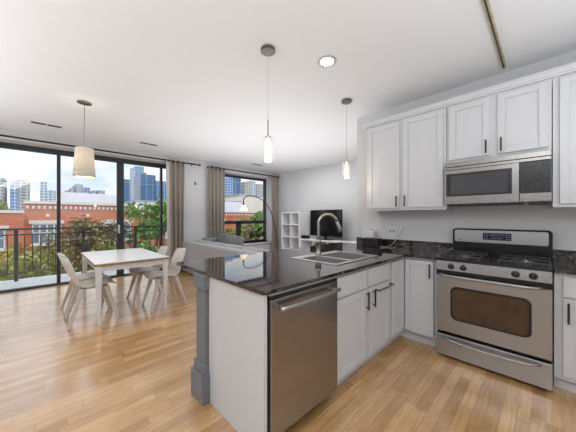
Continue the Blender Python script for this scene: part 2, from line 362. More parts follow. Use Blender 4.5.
struct('baseboard_back', MB().box((-5.60, YT - 0.015, 0), (XK, YT, 0.11)), 'trim', bevel=0.003)

# ---- sliding balcony door (door_1)
d1 = thing('door_1', (XG, 0, 0), None, None, kind='structure')
fr = MB(); x0, x1 = XG - 0.05, XG + 0.05
fr.box((x0, DY0, DZ - 0.09), (x1, DY1, DZ)); fr.box((x0, DY0, 0), (x1, DY1, 0.035))
fr.box((x0, DY0, 0), (x1, DY0 + 0.05, DZ)); fr.box((x0, DY1 - 0.05, 0), (x1, DY1, DZ))
fr.build('door_frame', 'frame', d1, bevel=0.003)
stiles = [(-1.55, 0.05), (-0.56, 0.05), (0.24, 0.055), (1.25, 0.13), (2.10, 0.045)]
for y, wd in stiles: B((XG - 0.035, y - wd / 2, 0.035), (XG + 0.035, y + wd / 2, DZ - 0.09)).build('stile', 'frame', d1, bevel=0.003)
ys = [DY0 + 0.05] + [s[0] for s in stiles] + [DY1 - 0.05]
for i in range(len(ys) - 1):
    a = ys[i] + (stiles[i - 1][1] / 2 if i else 0); b_ = ys[i + 1] - (stiles[i][1] / 2 if i < len(stiles) else 0)
    B((XG - 0.004, a, 0.035), (XG + 0.004, b_, DZ - 0.09)).build('pane', 'glass', d1)
h = B((XG + 0.035, 1.20, 0.95), (XG + 0.06, 1.235, 1.14)).build('door_handle', 'whiteplastic', d1, bevel=0.006); h['label'] = 'pale grey pull handle'
B((XG + 0.035, 1.19, 1.40), (XG + 0.055, 1.22, 1.48)).build('door_lock', 'blackm', d1, bevel=0.004)

# ---- window 1
w1 = thing('window_1', (XG, 4.5, 0), None, None, kind='structure')
fx0, fx1 = XG - 0.02, XG + 0.06; TR = 1.15
fr = MB(); fr.box((fx0, WY0, WZ0), (fx1, WY1, WZ0 + 0.06)); fr.box((fx0, WY0, WZ1 - 0.06), (fx1, WY1, WZ1))
fr.box((fx0, WY0, WZ0), (fx1, WY0 + 0.06, WZ1)); fr.box((fx0, WY1 - 0.06, WZ0), (fx1, WY1, WZ1))
fr.box((fx0, WY0, TR - 0.05), (fx1, WY1, TR + 0.05)); fr.box((fx0, 4.24, WZ0), (fx1, 4.38, TR))
fr.build('window_frame', 'frame', w1, bevel=0.003)
for a, b_, c, d in ((WY0 + .06, WY1 - .06, TR + .05, WZ1 - .06), (WY0 + .06, 4.24, WZ0 + .06, TR - .05), (4.38, WY1 - .06, WZ0 + .06, TR - .05)):
    B((XG + 0.016, a, c), (XG + 0.024, b_, d)).build('pane', 'glass', w1)

# ---- ceiling vents
def vent(loc, L, label):
    t = thing('ceiling_vent', loc, label, 'vent', 'slot vents in the ceiling')
    x, y, z = loc
    B((x - 0.055, y - L / 2, CZ - 0.004), (x + 0.055, y + L / 2, CZ)).build('vent_frame', 'trim', t)
    for k in (-1, 1): B((x - 0.042, y + k * L / 4 - L / 4 + 0.008, CZ - 0.007), (x + 0.042, y + k * L / 4 + L / 4 - 0.008, CZ - 0.004)).build('vent_slot', 'vent', t)
vent((-5.48, 0.06, CZ), 0.36, 'dark slot vent in the ceiling nearest the drum lamp, left end of the room')
vent((-5.51, 1.52, CZ), 0.32, 'dark slot vent in the ceiling before the first taupe curtain')
vent((-5.58, 4.25, CZ), 0.36, 'dark slot vent in the ceiling above the small window by the arc lamp')

# ================================================================== KITCHEN
# shaker front: origin corner, u axis 'x' or 'y', outward normal sign
def slab(mb, face, a0, a1, z0, z1, t0, t1):
    """face=('y',Y) faces -Y with a along X; face=('x',X) faces +X with a along Y. t0..t1 outwards"""
    k, v = face
    if k == 'y': mb.box((a0, v - t0, z0), (a1, v - t1, z1))
    else: mb.box((v + t0, a0, z0), (v + t1, a1, z1))
def shaker(face, a0, a1, z0, z1, parent, name='door', rail=0.055, t=0.02):
    mb = MB(); slab(mb, face, a0 + rail, a1 - rail, z0 + rail, z1 - rail, 0.0, t - 0.009)
    slab(mb, face, a0, a0 + rail, z0, z1, 0, t); slab(mb, face, a1 - rail, a1, z0, z1, 0, t)
    slab(mb, face, a0 + rail, a1 - rail, z0, z0 + rail, 0, t); slab(mb, face, a0 + rail, a1 - rail, z1 - rail, z1, 0, t)
    # small inner bead
    b = 0.006
    for q in ((a0 + rail, a0 + rail + b, z0 + rail, z1 - rail), (a1 - rail - b, a1 - rail, z0 + rail, z1 - rail), (a0 + rail, a1 - rail, z0 + rail, z0 + rail + b), (a0 + rail, a1 - rail, z1 - rail - b, z1 - rail)):
        slab(mb, face, *q, t - 0.009, t - 0.004)
    return mb.build(name, 'cab', parent, bevel=0.0018)
def bar_handle(face, a, z0, z1, parent, t=0.02, m='blackm'):
    mb = MB(); slab(mb, face, a - 0.006, a + 0.006, z0, z1, t + 0.022, t + 0.034)
    for z in (z0 + 0.02, z1 - 0.02): slab(mb, face, a - 0.004, a + 0.004, z - 0.004, z + 0.004, t, t + 0.024)
    return mb.build('handle', m, parent, bevel=0.002)

FP = ('x', -1.07); FK = ('y', 2.77)       # carcass faces; doors stand 2 cm proud of them
# peninsula end panel and post
PY = 0.85
ep = B((-1.674, PY, 0), (-1.07, PY + 0.02, 0.893)); ep.box((-1.095, PY - 0.006, 0), (-1.05, PY + 0.02, 0.893))
tag(ep.build('end_panel', 'cab', origin=(-1.42, 0.9, 0), bevel=0.002), 'plain white panel closing the near end of the peninsula beside the dishwasher', 'cabinet panel')
pt = thing('support_post', (-1.74, 0.9, 0), 'blue-grey square post with stepped foot under the granite overhang', 'post')
B((-1.815, 0.822, 0.25), (-1.68, 0.96, 0.80), ).build('shaft', 'greypost', pt, bevel=0.003)
mb = B((-1.84, 0.79, 0), (-1.655, 0.985, 0.20)); mb.box((-1.828, 0.806, 0.20), (-1.667, 0.972, 0.265)); mb.build('foot_moulding', 'greypost', pt, bevel=0.006)
B((-1.84, 0.808, 0.79), (-1.665, 0.98, 0.893)).build('capital', 'greypost', pt, bevel=0.004)
B((-2.17, 0.87, 0.845), (-1.84, 0.90, 0.893)).build('apron_rail', 'greypost', pt, bevel=0.003)
tag(B((-1.76, PY + 0.135, 0), (-1.742, YK, 0.893)).build('back_panel', 'cab', origin=(-1.75, 2, 0)), 'white panel along the living room side of the peninsula', 'cabinet panel')

# dishwasher
dw = thing('dishwasher', (-1.36, 1.24, 0), 'stainless steel dishwasher built into the near end of the peninsula', 'dishwasher')
B((-1.65, 0.885, 0.10), (-1.07, 1.495, 0.873)).build('body', 'blackm', dw)
B((-1.068, 0.882, 0.095), (-1.03, 1.497, 0.856)).build('door', 'steel_dw', dw, bevel=0.005)
B((-1.068, 0.88, 0.858), (-1.034, 1.50, 0.873)).build('control_strip', 'black', dw)
B((-1.65, 0.89, 0.0), (-1.12, 1.49, 0.10)).build('toe_kick', 'blackm', dw)
pts = []
for k in range(15):
    u = k / 14; pts.append((-0.988 + 0.016 * math.sin(math.pi * u), 0.915 + u * 0.545, 0.81))
MB().tube(pts, 0.0125, 12).build('handle', 'steel', dw, smooth=True)
for y in (0.94, 1.435): MB().tube([(-1.032, y, 0.81), (-0.985, y, 0.81)], 0.010, 10).build('handle_bracket', 'steel', dw, smooth=True)

# sink base cabinet
sb = thing('sink_cabinet', (-1.4, 2.0, 0), 'white sink cabinet with two doors and two false drawer fronts between dishwasher and corner', 'cabinet')
mb = MB(); mb.box((-1.73, 1.505, 0.10), (-1.07, 1.525, 0.89)); mb.box((-1.73, 2.40, 0.10), (-1.07, 2.42, 0.89)); mb.box((-1.73, 1.525, 0.10), (-1.07, 2.40, 0.12))
mb.box((-1.10, 1.525, 0.12), (-1.07, 2.40, 0.72)); mb.box((-1.10, 1.525, 0.72), (-1.07, 2.40, 0.89))
mb.build('body', 'cab', sb)
B((-1.70, 1.505, 0), (-1.13, 2.42, 0.10)).build('toe_kick', 'cab', sb)
B((-1.12, 0.88, 0.875), (-1.045, 1.504, 0.893)).build('filler_rail', 'cab', sb)
def flatfront(face, a0, a1, z0, z1, parent, name='drawer_front'):
    mb = MB(); slab(mb, face, a0, a1, z0, z1, 0, 0.02); return mb.build(name, 'cab', parent, bevel=0.004, seg=3)
flatfront(FP, 1.522, 1.955, 0.715, 0.865, sb); flatfront(FP, 1.985, 2.40, 0.715, 0.865, sb)
dA = shaker(FP, 1.522, 1.955, 0.12, 0.70, sb); bar_handle(FP, 1.932, 0.535, 0.685, dA)
dB = shaker(FP, 1.985, 2.40, 0.12, 0.70, sb); bar_handle(FP, 2.045, 0.535, 0.685, dB)
tb = thing('towel_bar', (-1.03, 2.25, 0.66), 'thin brown towel bar across the top of the right sink door', 'towel bar')
MB().tube([(-1.005, 2.08, 0.67), (-1.005, 2.39, 0.67)], 0.007, 10).build('bar', 'copper', tb, smooth=True)
for y in (2.09, 2.38): MB().tube([(-1.05, y, 0.67), (-1.002, y, 0.67)], 0.007, 10).build('bar_bracket', 'blackm', tb, smooth=True)

# corner cabinet
cc = thing('corner_cabinet', (-1.3, 2.95, 0), 'white corner base cabinet with a folding two-leaf door left of the range', 'cabinet')
YC = YK - 0.006
mb = MB(); mb.box((-1.73, 2.425, 0.10), (-1.09, YC, 0.89)); mb.box((-1.09, 2.79, 0.10), (-0.735, YC, 0.89)); mb.box((-0.765, 2.77, 0.10), (-0.735, 2.79, 0.89)); mb.box((-1.09, 2.425, 0.1), (-1.07, 2.455, 0.89))
mb.box((-1.09, 2.455, 0.868), (-1.07, 2.79, 0.89)); mb.box((-1.07, 2.77, 0.868), (-0.765, 2.79, 0.89)); mb.box((-1.09, 2.455, 0.10), (-1.07, 2.79, 0.115)); mb.box((-1.07, 2.77, 0.10), (-0.765, 2.79, 0.115))
mb.build('body', 'cab', cc)
mb = B((-1.70, 2.425, 0), (-1.13, YC, 0.10)); mb.box((-1.13, 2.83, 0), (-0.735, YC, 0.10)); mb.build('toe_kick', 'cab', cc)
FC = ('y', 2.77)
shaker(FP, 2.46, 2.745, 0.12, 0.862, cc, rail=0.045)
dC = shaker(FC, -1.045, -0.775, 0.12, 0.862, cc, rail=0.045); bar_handle(FC, -0.803, 0.70, 0.84, dC)

# range
rg = thing('gas_range', (-0.347, 3.0, 0), 'stainless steel gas range with black cooktop and backguard clock', 'stove')
x0, x1 = -0.730, 0.034; yf = 2.67
mb = B((x0, 2.72, 0.04), (x1, 3.31, 0.885)); mb.build('body', 'blackm', rg, bevel=0.003)
for fx in (x0 + 0.06, x1 - 0.06):
    for fy in (2.78, 3.24): MB().lathe((fx, fy, 0), [(0.018, 0), (0.018, 0.04)], 12).build('foot', 'blackm', rg)
mb = B((x0 + 0.002, yf, 0.03), (x1 - 0.002, 2.718, 0.222)); dr = mb.build('storage_drawer', 'steel', rg, bevel=0.004)
def bow(z, ya, yb, xa, xb, r, parent, name='handle', m='steel', sag=0.0):
    mb = MB(); pts = []
    for k in range(21):
        u = k / 20; e = min(u, 1 - u) * 9; q = 1 if e > 1 else math.sin(e * math.pi / 2)
        pts.append((xa + u * (xb - xa), ya + (yb - ya) * q, z - sag * math.sin(math.pi * u)))
    return mb.tube(pts, r, 10).build(name, m, parent, smooth=True)
bow(0.195, yf + 0.002, yf - 0.035, x0 + 0.05, x1 - 0.06, 0.009, dr, sag=0.018)
# oven door with window
mb = MB(); wz0, wz1, wx0, wx1 = 0.385, 0.665, -0.60, -0.09; dz0, dz1 = 0.252, 0.768
mb.box((x0 + 0.004, yf, dz0), (wx0, 2.718, dz1)); mb.box((wx1, yf, dz0), (x1 - 0.004, 2.718, dz1)); mb.box((wx0, yf, dz0), (wx1, 2.718, wz0)); mb.box((wx0, yf, wz1), (wx1, 2.718, dz1))
od = mb.build('oven_door', 'steel', rg)
rc = MB()
def rrect(x0_, x1_, z0_, z1_, r, n=6):
    P = []
    for cx, cz, a0 in ((x1_ - r, z1_ - r, 0), (x0_ + r, z1_ - r, 90), (x0_ + r, z0_ + r, 180), (x1_ - r, z0_ + r, 270)):
        for k in range(n + 1): a = R(a0 + 90 * k / n); P.append((cx + r * math.cos(a), cz + r * math.sin(a)))
    return P
MB().prism(rrect(wx0 - 0.012, wx1 + 0.012, wz0 - 0.012, wz1 + 0.012, 0.05), yf - 0.003, yf + 0.01).build('window_surround', 'black', od)
MB().prism(rrect(wx0 + 0.005, wx1 - 0.005, wz0 + 0.005, wz1 - 0.005, 0.04), yf - 0.005, yf + 0.004).build('oven_window', 'ovenglass', od)
B((x0 + 0.002, yf + 0.004, 0.769), (x1 - 0.002, 2.718, 0.816)).build('vent_strip', 'black', rg)
bow(0.772, yf + 0.006, yf - 0.045, x0 + 0.03, x1 - 0.05, 0.011, od)
cp = MB().prism([(2.665, 0.815), (2.72, 0.815), (2.72, 0.90), (2.68, 0.90)], x0 + 0.003, x1 - 0.003, 'x').build('control_panel', 'steel_mw', rg, bevel=0.003)
for kx in (-0.608, -0.516, -0.17, -0.07):
    kb = MB().lathe((kx, 2.674, 0.855), [(0.026, 0), (0.026, 0.006), (0.021, 0.008), (0.019, 0.026), (0.012, 0.030)], 20, 'y').build('knob', 'black', rg, smooth=False)
    B((kx - 0.003, 2.638, 0.845), (kx + 0.003, 2.648, 0.875)).build('pointer', 'iron', kb)
mb = B((x0, 2.685, 0.895), (x1, 3.22, 0.912)); mb.box((x0, 2.685, 0.912), (x1, 2.70, 0.922)); mb.build('cooktop', 'black', rg, bevel=0.004)
for gx in (-0.56, -0.13):
    g = MB(); xa, xb = gx - 0.15, gx + 0.15; ya, yb = 2.74, 3.18; z = 0.945
    for y in (ya, (ya + yb) / 2, yb): g.box((xa, y - 0.005, z - 0.008), (xb, y + 0.005, z + 0.004))
    for x in (xa, gx, xb): g.box((x - 0.005, ya, z - 0.008), (x + 0.005, yb, z + 0.004))
    for x in (xa, xb):
        for y in (ya, (ya + yb) / 2, yb): g.box((x - 0.007, y - 0.007, 0.912), (x + 0.007, y + 0.007, z))
    for by in (2.85, 3.07):
        for a in range(4):
            c, s_ = math.cos(R(45 + 90 * a)), math.sin(R(45 + 90 * a)); g.tube([(gx + c * 0.03, by + s_ * 0.03, z + 0.006), (gx + c * 0.12, by + s_ * 0.1, z)], 0.005, 6)
    g.build('grate', 'iron', rg)
    for by in (2.85, 3.07): MB().lathe((gx, by, 0.912), [(0.05, 0), (0.045, 0.008), (0.035, 0.010), (0.033, 0.018), (0.0001, 0.02)], 20).build('burner', 'nickel' if by > 3 else 'iron', rg)
# backguard
bgd = MB().prism(rrect(x0 + 0.01, x1 + 0.005, 0.90, 1.185, 0.03), 3.235, 3.31).build('backguard', 'black', rg, bevel=0.003)
MB().prism(rrect(x0 + 0.03, x1 - 0.02, 1.045, 1.168, 0.015), 3.228, 3.24).build('backguard_panel', 'steel', bgd)
dp = B((-0.455, 3.222, 1.075), (-0.235, 3.229, 1.145)).build('clock_display', 'display', bgd, bevel=0.003)
mb = MB(); mb.box((-0.405, 3.219, 1.115), (-0.285, 3.222, 1.135)); mb.box((-0.39, 3.219, 1.085), (-0.30, 3.222, 1.105)); mb.build('digits', 'digits', dp)
for i in (-0.445, -0.425, -0.275, -0.255):
    for z in (1.085, 1.105, 1.125): B((i, 3.219, z), (i + 0.012, 3.222, z + 0.010)).build('key', 'keys', dp)
MB().lathe((-0.655, 3.228, 1.065), [(0.006, 0), (0.006, 0.002)], 12, 'y').build('badge', 'black', bgd)

# countertops
SX0, SX1, SY0, SY1 = -1.675, -1.195, 1.715, 2.395         # cut-out
ct = thing('countertop', (-1.64, 2.1, 0.885), 'speckled dark brown granite worktop covering the peninsula and corner', 'countertop')
mb = MB(); z0, z1 = 0.893, 0.915; X0, X1 = -2.225, -1.025
CRN = 0.03; mb.prism([(X0, SY0), (X0, 0.83)] + [(X1 - CRN + CRN * math.cos(R(a)), 0.83 + CRN + CRN * math.sin(R(a))) for a in (-90, -67, -45, -22, 0)] + [(X1, SY0)], z0, z1, 'z'); mb.box((X0, SY0, z0), (SX0, SY1, z1)); mb.box((SX1, SY0, z0), (X1, SY1, z1)); mb.box((X0, SY1, z0), (X1, YK, z1)); mb.box((X1, 2.725, z0), (x0 - 0.002, YK, z1))
mb.build('slab', 'granite', ct)
B((XK + 0.0, YK - 0.02, 0.915), (x0 - 0.002, YK, 1.012)).build('backsplash', 'granite', ct, bevel=0.002)
ct2 = thing('countertop', (0.8, 3.0, 0.893), 'speckled dark granite worktop to the right of the range', 'countertop')
B((x1 + 0.004, 2.725, 0.893), (XR, YK, 0.915)).build('slab', 'granite', ct2, bevel=0.002)
B((x1 + 0.004, YK - 0.02, 0.915), (XR, YK, 1.012)).build('backsplash', 'granite', ct2, bevel=0.002)

# right base cabinets
rb = thing('base_cabinet', (0.4, 3.0, 0), 'white base cabinet with one drawer over a door right of the range', 'cabinet')
mb = B((0.040, 2.77, 0.10), (0.52, YK - 0.006, 0.89)); mb.build('body', 'cab', rb)
B((0.040, 2.83, 0), (0.52, YK - 0.006, 0.10)).build('toe_kick', 'cab', rb)
mb = MB(); slab(mb, FK, 0.085, 0.50, 0.715, 0.858, 0, 0.02); dr = mb.build('drawer', 'cab', rb, bevel=0.004)
bar = MB(); slab(bar, FK, 0.24, 0.36, 0.782, 0.794, 0.042, 0.054); slab(bar, FK, 0.26, 0.268, 0.784, 0.792, 0.02, 0.044); slab(bar, FK, 0.332, 0.34, 0.784, 0.792, 0.02, 0.044); bar.build('handle', 'blackm', dr)
dD = shaker(FK, 0.085, 0.50, 0.13, 0.70, rb); bar_handle(FK, 0.112, 0.53, 0.68, dD)
rb2 = thing('base_cabinet', (1.1, 3.0, 0), 'white base cabinet in the right corner under the granite, beyond the frame edge', 'cabinet')
B((0.524, 2.77, 0.10), (XR - 0.006, YK - 0.006, 0.89)).build('body', 'cab', rb2); B((0.524, 2.83, 0), (XR - 0.006, YK - 0.006, 0.10)).build('toe_kick', 'cab', rb2)
shaker(FK, 0.54, 1.1, 0.13, 0.858, rb2); shaker(FK, 1.12, 1.70, 0.13, 0.858, rb2)

# upper cabinets
UF = ('y', 3.02); UT = 2.462
def upper(x0_, x1_, z0_, doors, label, handles):
    t = thing('wall_cabinet', ((x0_ + x1_) / 2, 3.17, z0_), label, 'cabinet')
    B((x0_, 3.02, z0_), (x1_, YK, UT)).build('body', 'cab', t, bevel=0.001)
    for (a, b_), hx in zip(doors, handles):
        d_ = shaker(UF, a, b_, z0_ + 0.028, UT - 0.03, t); 
        if hx is not None: bar_handle(UF, hx, z0_ + 0.045, z0_ + 0.17, d_)
    return t
upper(-1.63, -0.728, 1.385, [(-1.605, -1.205), (-1.165, -0.755)], 'tall white wall cabinet with two doors above the counter, left of the microwave', [-1.232, -1.138])
upper(-0.722, 0.030, 1.86, [(-0.70, -0.37), (-0.315, 0.010)], 'short white wall cabinet with two doors directly above the microwave', [-0.397, -0.288])
upper(0.036, 0.95, 1.385, [(0.075, 0.50), (0.52, 0.93)], 'tall white wall cabinet right of the microwave, cut by the frame', [0.47, 0.55])
cm = MB()
prof = [(3.02, UT - 0.008), (3.0, UT - 0.008), (2.997, UT + 0.004), (2.988, UT + 0.008), (2.978, UT + 0.032), (2.972, UT + 0.035), (2.972, UT + 0.05), (3.02, UT + 0.05)]
cm.prism(prof, -1.665, 0.97, 'x'); cm.box((-1.665, 3.0, UT), (-1.632, YK, UT + 0.05))
tag(cm.build('crown_moulding', 'cab', origin=(-0.35, 3.0, UT)), 'white stepped crown moulding running along the top of all wall cabinets', 'moulding')

# microwave
mw = thing('microwave', (-0.346, 3.13, 1.43), 'stainless over-the-range microwave below the short wall cabinet', 'microwave')
a0, a1, zb, zt, yf = -0.722, 0.030, 1.435, 1.85, 2.935
B((a0, 2.97, zb - 0.004), (a1, YK, zt)).build('body', 'greypost', mw, bevel=0.002)
mb = B((a0, yf + 0.006, zt - 0.045), (a1, 2.97, zt)); mb.build('top_grille', 'steel_mw', mw, bevel=0.003); B((a0, yf + 0.006, zt - 0.076), (a1, 2.97, zt - 0.048)).build('grille_lip', 'steel_mw', mw, bevel=0.003)
mb = MB(); dx = -0.165
mb.box((a0, yf, zb), (dx, 2.968, zb + 0.075)); mb.box((a0, yf, zt - 0.115), (dx, 2.968, zt - 0.08)); mb.box((dx - 0.045, yf - 0.006, zb), (dx, 2.968, zt - 0.08)); mb.box((a0, yf, zb + 0.075), (a0 + 0.012, 2.968, zt - 0.115))
md_ = mb.build('door', 'steel_mw', mw)
B((a0 + 0.012, yf + 0.004, zb + 0.075), (dx - 0.045, 2.96, zt - 0.115)).build('door_glass', 'black', md_)
B((a0 + 0.05, yf + 0.001, zb + 0.095), (dx - 0.075, yf + 0.004, zt - 0.135)).build('viewing_window', 'mwglass', md_)
B((dx + 0.003, yf + 0.004, zb + 0.075), (a1 - 0.006, 2.968, zt - 0.08)).build('control_panel', 'mwctl', mw, bevel=0.002)
mb = MB()
for i in range(3):
    for j in range(6): mb.box((-0.095 + i * 0.032, yf + 0.002, zb + 0.095 + j * 0.026), (-0.095 + i * 0.032 + 0.02, yf + 0.004, zb + 0.095 + j * 0.026 + 0.012))
mb.build('keypad', 'blackm', mw)
B((dx + 0.003, yf, zb), (a1, 2.968, zb + 0.073)).build('lower_trim', 'steel_mw', mw, bevel=0.003)
mb = B((a0 + 0.02, 2.96, zb - 0.016), (a1 - 0.03, 3.28, zb - 0.004)); mb.build('underside_grille', 'blackm', mw)
MB().lathe((-0.12, 2.975, zb - 0.008), [(0.014, 0), (0.014, 0.012)], 14, 'y').build('light_lens', 'nickel', mw)

# sink
sk = thing('sink', (-1.44, 2.055, 0.915), 'double bowl stainless steel sink set in the granite peninsula', 'sink')
mb = MB(); zr0, zr1 = 0.9155, 0.921; oX0, oX1, oY0, oY1 = -1.70, -1.175, 1.69, 2.42
bowls = [(-1.60, -1.215, 1.735, 1.955), (-1.60, -1.215, 2.0, 2.375)]
mb.box((oX0, oY0, zr0), (oX1, 1.735, zr1)); mb.box((oX0, 2.375, zr0), (oX1, oY1, zr1)); mb.box((oX0, 1.735, zr0), (-1.60, 2.375, zr1)); mb.box((-1.215, 1.735, zr0), (oX1, 2.375, zr1)); mb.box((-1.60, 1.955, zr0), (-1.215, 2.0, zr1))
mb.build('rim', 'steel_sink', sk, bevel=0.0015)
for bx0, bx1, by0, by1 in bowls:
    mb = MB(); e = 0.003; zf = 0.74
    mb.box((bx0 - e, by0 - e, zf), (bx0, by1 + e, zr1 - .002)); mb.box((bx1, by0 - e, zf), (bx1 + e, by1 + e, zr1 - .002)); mb.box((bx0, by0 - e, zf), (bx1, by0, zr1 - .002)); mb.box((bx0, by1, zf), (bx1, by1 + e, zr1 - .002)); mb.box((bx0, by0, zf), (bx1, by1, zf + 0.003))
    bo = mb.build('bowl', 'steel_sink', sk)
    MB().lathe(((bx0 + bx1) / 2, (by0 + by1) / 2, zf + 0.003), [(0.045, 0), (0.042, 0.003), (0.03, 0.003), (0.028, 0.001)], 24).build('drain', 'nickel', bo)
fx, fy = -1.635, 2.035
fc = thing('faucet', (fx, fy, 0.921), 'tall brushed nickel gooseneck faucet with pull-down spray behind the sink', 'faucet')
MB().lathe((fx, fy, 0.921), [(0.030, 0), (0.030, 0.012), (0.027, 0.018), (0.027, 0.12), (0.030, 0.125), (0.022, 0.15), (0.015, 0.16)], 24).build('base', 'nickel', fc, smooth=True)
# arc towards the bowls, in the plane seen from the kitchen
dirv = Vector((0.62, 0.78, 0)).normalized()
pts = [Vector((fx, fy, 1.07 + 0.03 * k)) for k in range(7)]
cR = 0.098; cz = 1.235
for k in range(1, 15):
    a = math.pi - k * R(165) / 14
    pts.append(Vector((fx, fy, cz)) + dirv * (cR + cR * math.cos(a)) + Vector((0, 0, cR * math.sin(a))))
MB().tube(pts, 0.0155, 14).build('neck', 'nickel', fc, smooth=True)
e = pts[-1]; tdir = (pts[-1] - pts[-2]).normalized()
MB().tube([e, e + tdir * 0.02, e + tdir * 0.03, e + tdir * 0.10, e + tdir * 0.115], [0.0165, 0.0175, 0.020, 0.024, 0.021], 14).build('spray_head', 'nickel', fc, smooth=True)
MB().tube([(fx, fy, 1.0), (fx - 0.0, fy - 0.035, 1.005), (fx, fy - 0.05, 1.03), (fx, fy - 0.055, 1.08)], [0.009, 0.009, 0.007, 0.005], 10).build('lever', 'nickel', fc, smooth=True)

# things by the backsplash
bx = thing('speaker_box', (-1.63, 3.13, 0.915), 'black rectangular box on the granite corner by the backsplash', 'box')
B((-1.72, 3.06, 0.915), (-1.50, 3.19, 1.03)).build('body', 'blackm', bx, bevel=0.006)
B((-1.71, 3.056, 0.925), (-1.51, 3.06, 1.02)).build('front_face', 'black', bx)
wb = thing('router', (-1.66, 3.25, 0.915), 'white plastic device with a short upright stub behind the black box', 'router')
mb = B((-1.80, 3.20, 0.915), (-1.62, 3.30, 1.12)); mb.build('body', 'whiteplastic', wb, bevel=0.02, seg=3)
MB().lathe((-1.68, 3.25, 1.115), [(0.014, 0), (0.014, 0.03), (0.008, 0.033)], 14).build('stub', 'cablew', wb)
def outlet(px, zc, wd, label, slots):
    t = thing('wall_outlet', (px, YK, zc), label, 'outlet', None)
    B((px - wd / 2, YK - 0.006, zc - 0.06), (px + wd / 2, YK, zc + 0.06)).build('plate', 'whiteplastic', t, bevel=0.003)
    for s_, z in slots: B((px + s_ - 0.008, YK - 0.009, zc + z - 0.012), (px + s_ + 0.008, YK - 0.006, zc + z + 0.012)).build('socket', 'blackm', t)
outlet(-1.43, 1.12, 0.115, 'white double wall outlet nearer the black box, with two dark sockets', [(-0.022, 0), (0.022, 0)])
outlet(-1.29, 1.15, 0.075, 'white single wall outlet with a plug and cable, under the cabinet', [(0, 0.01)])
pw = thing('power_cord', (-1.4, 3.2, 0.915), 'thin cord hanging from the wall outlet down to the granite', 'cord')
mb = MB(); mb.tube([(-1.29, YK - 0.012, 1.15), (-1.31, YK - 0.03, 1.10), (-1.37, YK - 0.05, 1.0), (-1.42, YK - 0.06, 0.93), (-1.47, 3.20, 0.921), (-1.505, 3.15, 0.925)], 0.004, 8); mb.build('cable', 'cablew', pw, smooth=True)
B((-1.302, YK - 0.028, 1.135), (-1.278, YK - 0.009, 1.175)).build('plug', 'whiteplastic', pw, bevel=0.003)
tag(MB().tube([(-1.505, 3.10, 0.93), (-1.46, 3.09, 0.921), (-1.42, 3.14, 0.920), (-1.36, 3.16, 0.920), (-1.33, 3.20, 0.920), (-1.39, 3.25, 0.920)], 0.0032, 8).build('charging_cable', 'cable', origin=(-1.4, 3.15, 0.915), smooth=True), 'orange brown cable curled on the granite beside the black box', 'cord')

# brass ceiling channel
ch = thing('ceiling_track', (-0.285, 1.6, CZ), 'narrow brass coloured track on the ceiling running toward the cabinets', 'light track')
B((-0.299, -0.6, CZ - 0.022), (-0.268, 3.19, CZ)).build('channel', 'brass', ch, bevel=0.003)
B((-0.290, -0.6, CZ - 0.025), (-0.280, 3.18, CZ - 0.022)).build('slot', 'vent', ch)

# recessed light
rl = thing('recessed_light', (-1.43, 1.905, CZ), 'round lit recessed downlight in the ceiling between the two glass pendants', 'ceiling light')
MB().lathe((-1.43, 1.905, CZ - 0.008), [(0.062, 0), (0.085, 0.001), (0.088, 0.008)], 36).build('trim_ring', 'ring', rl, smooth=True)
MB().lathe((-1.43, 1.905, CZ - 0.011), [(0.060, 0), (0.060, 0.003)], 36).build('lens', 'downlight', rl)

# glass pendants
def pendant():
    t = thing('pendant_light', (0, 0, CZ), None, 'pendant light', 'glass cylinder pendants over the peninsula')
    z = CZ
    MB().lathe((0, 0, z - 0.028), [(0.058, 0), (0.062, 0.004), (0.062, 0.028)], 30).build('canopy', 'canopy', t)
    MB().tube([(0, 0, z - 0.028), (0, 0, 2.14)], 0.0022, 8).build('cord', 'cablew', t)
    MB().lathe((0, 0, 1.995), [(0.024, 0), (0.024, 0.008), (0.007, 0.012), (0.006, 0.15), (0.003, 0.155)], 16).build('socket', 'nickel', t)
    mb = MB().lathe((0, 0, 1.765), [(0.045, 0), (0.046, 0.225), (0.020, 0.232)], 28)
    for f in [f for f in mb.bm.faces if len(f.verts) > 4]: mb.bm.faces.remove(f)
    mb.build('outer_glass', 'lampglass', t, smooth=True)
    mb = MB().lathe((0, 0, 1.785), [(0.034, 0), (0.034, 0.19)], 24)
    for f in [f for f in mb.bm.faces if len(f.verts) > 4]: mb.bm.faces.remove(f)
    mb.build('inner_glass', 'seeded', t, smooth=True)
    MB().lathe((0, 0, 1.80), [(0.002, 0), (0.011, 0.02), (0.014, 0.06), (0.010, 0.13), (0.008, 0.19)], 16).build('bulb', 'bulb', t, smooth=True)
    ld = bpy.data.lights.new('pendant_bulb', 'POINT'); ld.energy = 1.8; ld.color = (1, 0.82, 0.6); ld.shadow_soft_size = 0.03
    return t, ld
p1, pld = pendant(); p1['label'] = 'clear glass cylinder pendant nearest the camera, over the near end of the peninsula'
p2 = copy_tree(p1); p2['label'] = 'clear glass cylinder pendant farther from the camera, left of the wall cabinets'
for p, xy in ((p1, (-1.685, 1.404)), (p2, (-1.74, 2.72))):
    p.location.x, p.location.y = xy
    lo = bpy.data.objects.new('pendant_glow', pld); COL.objects.link(lo); lo.location = (xy[0], xy[1], 1.73)

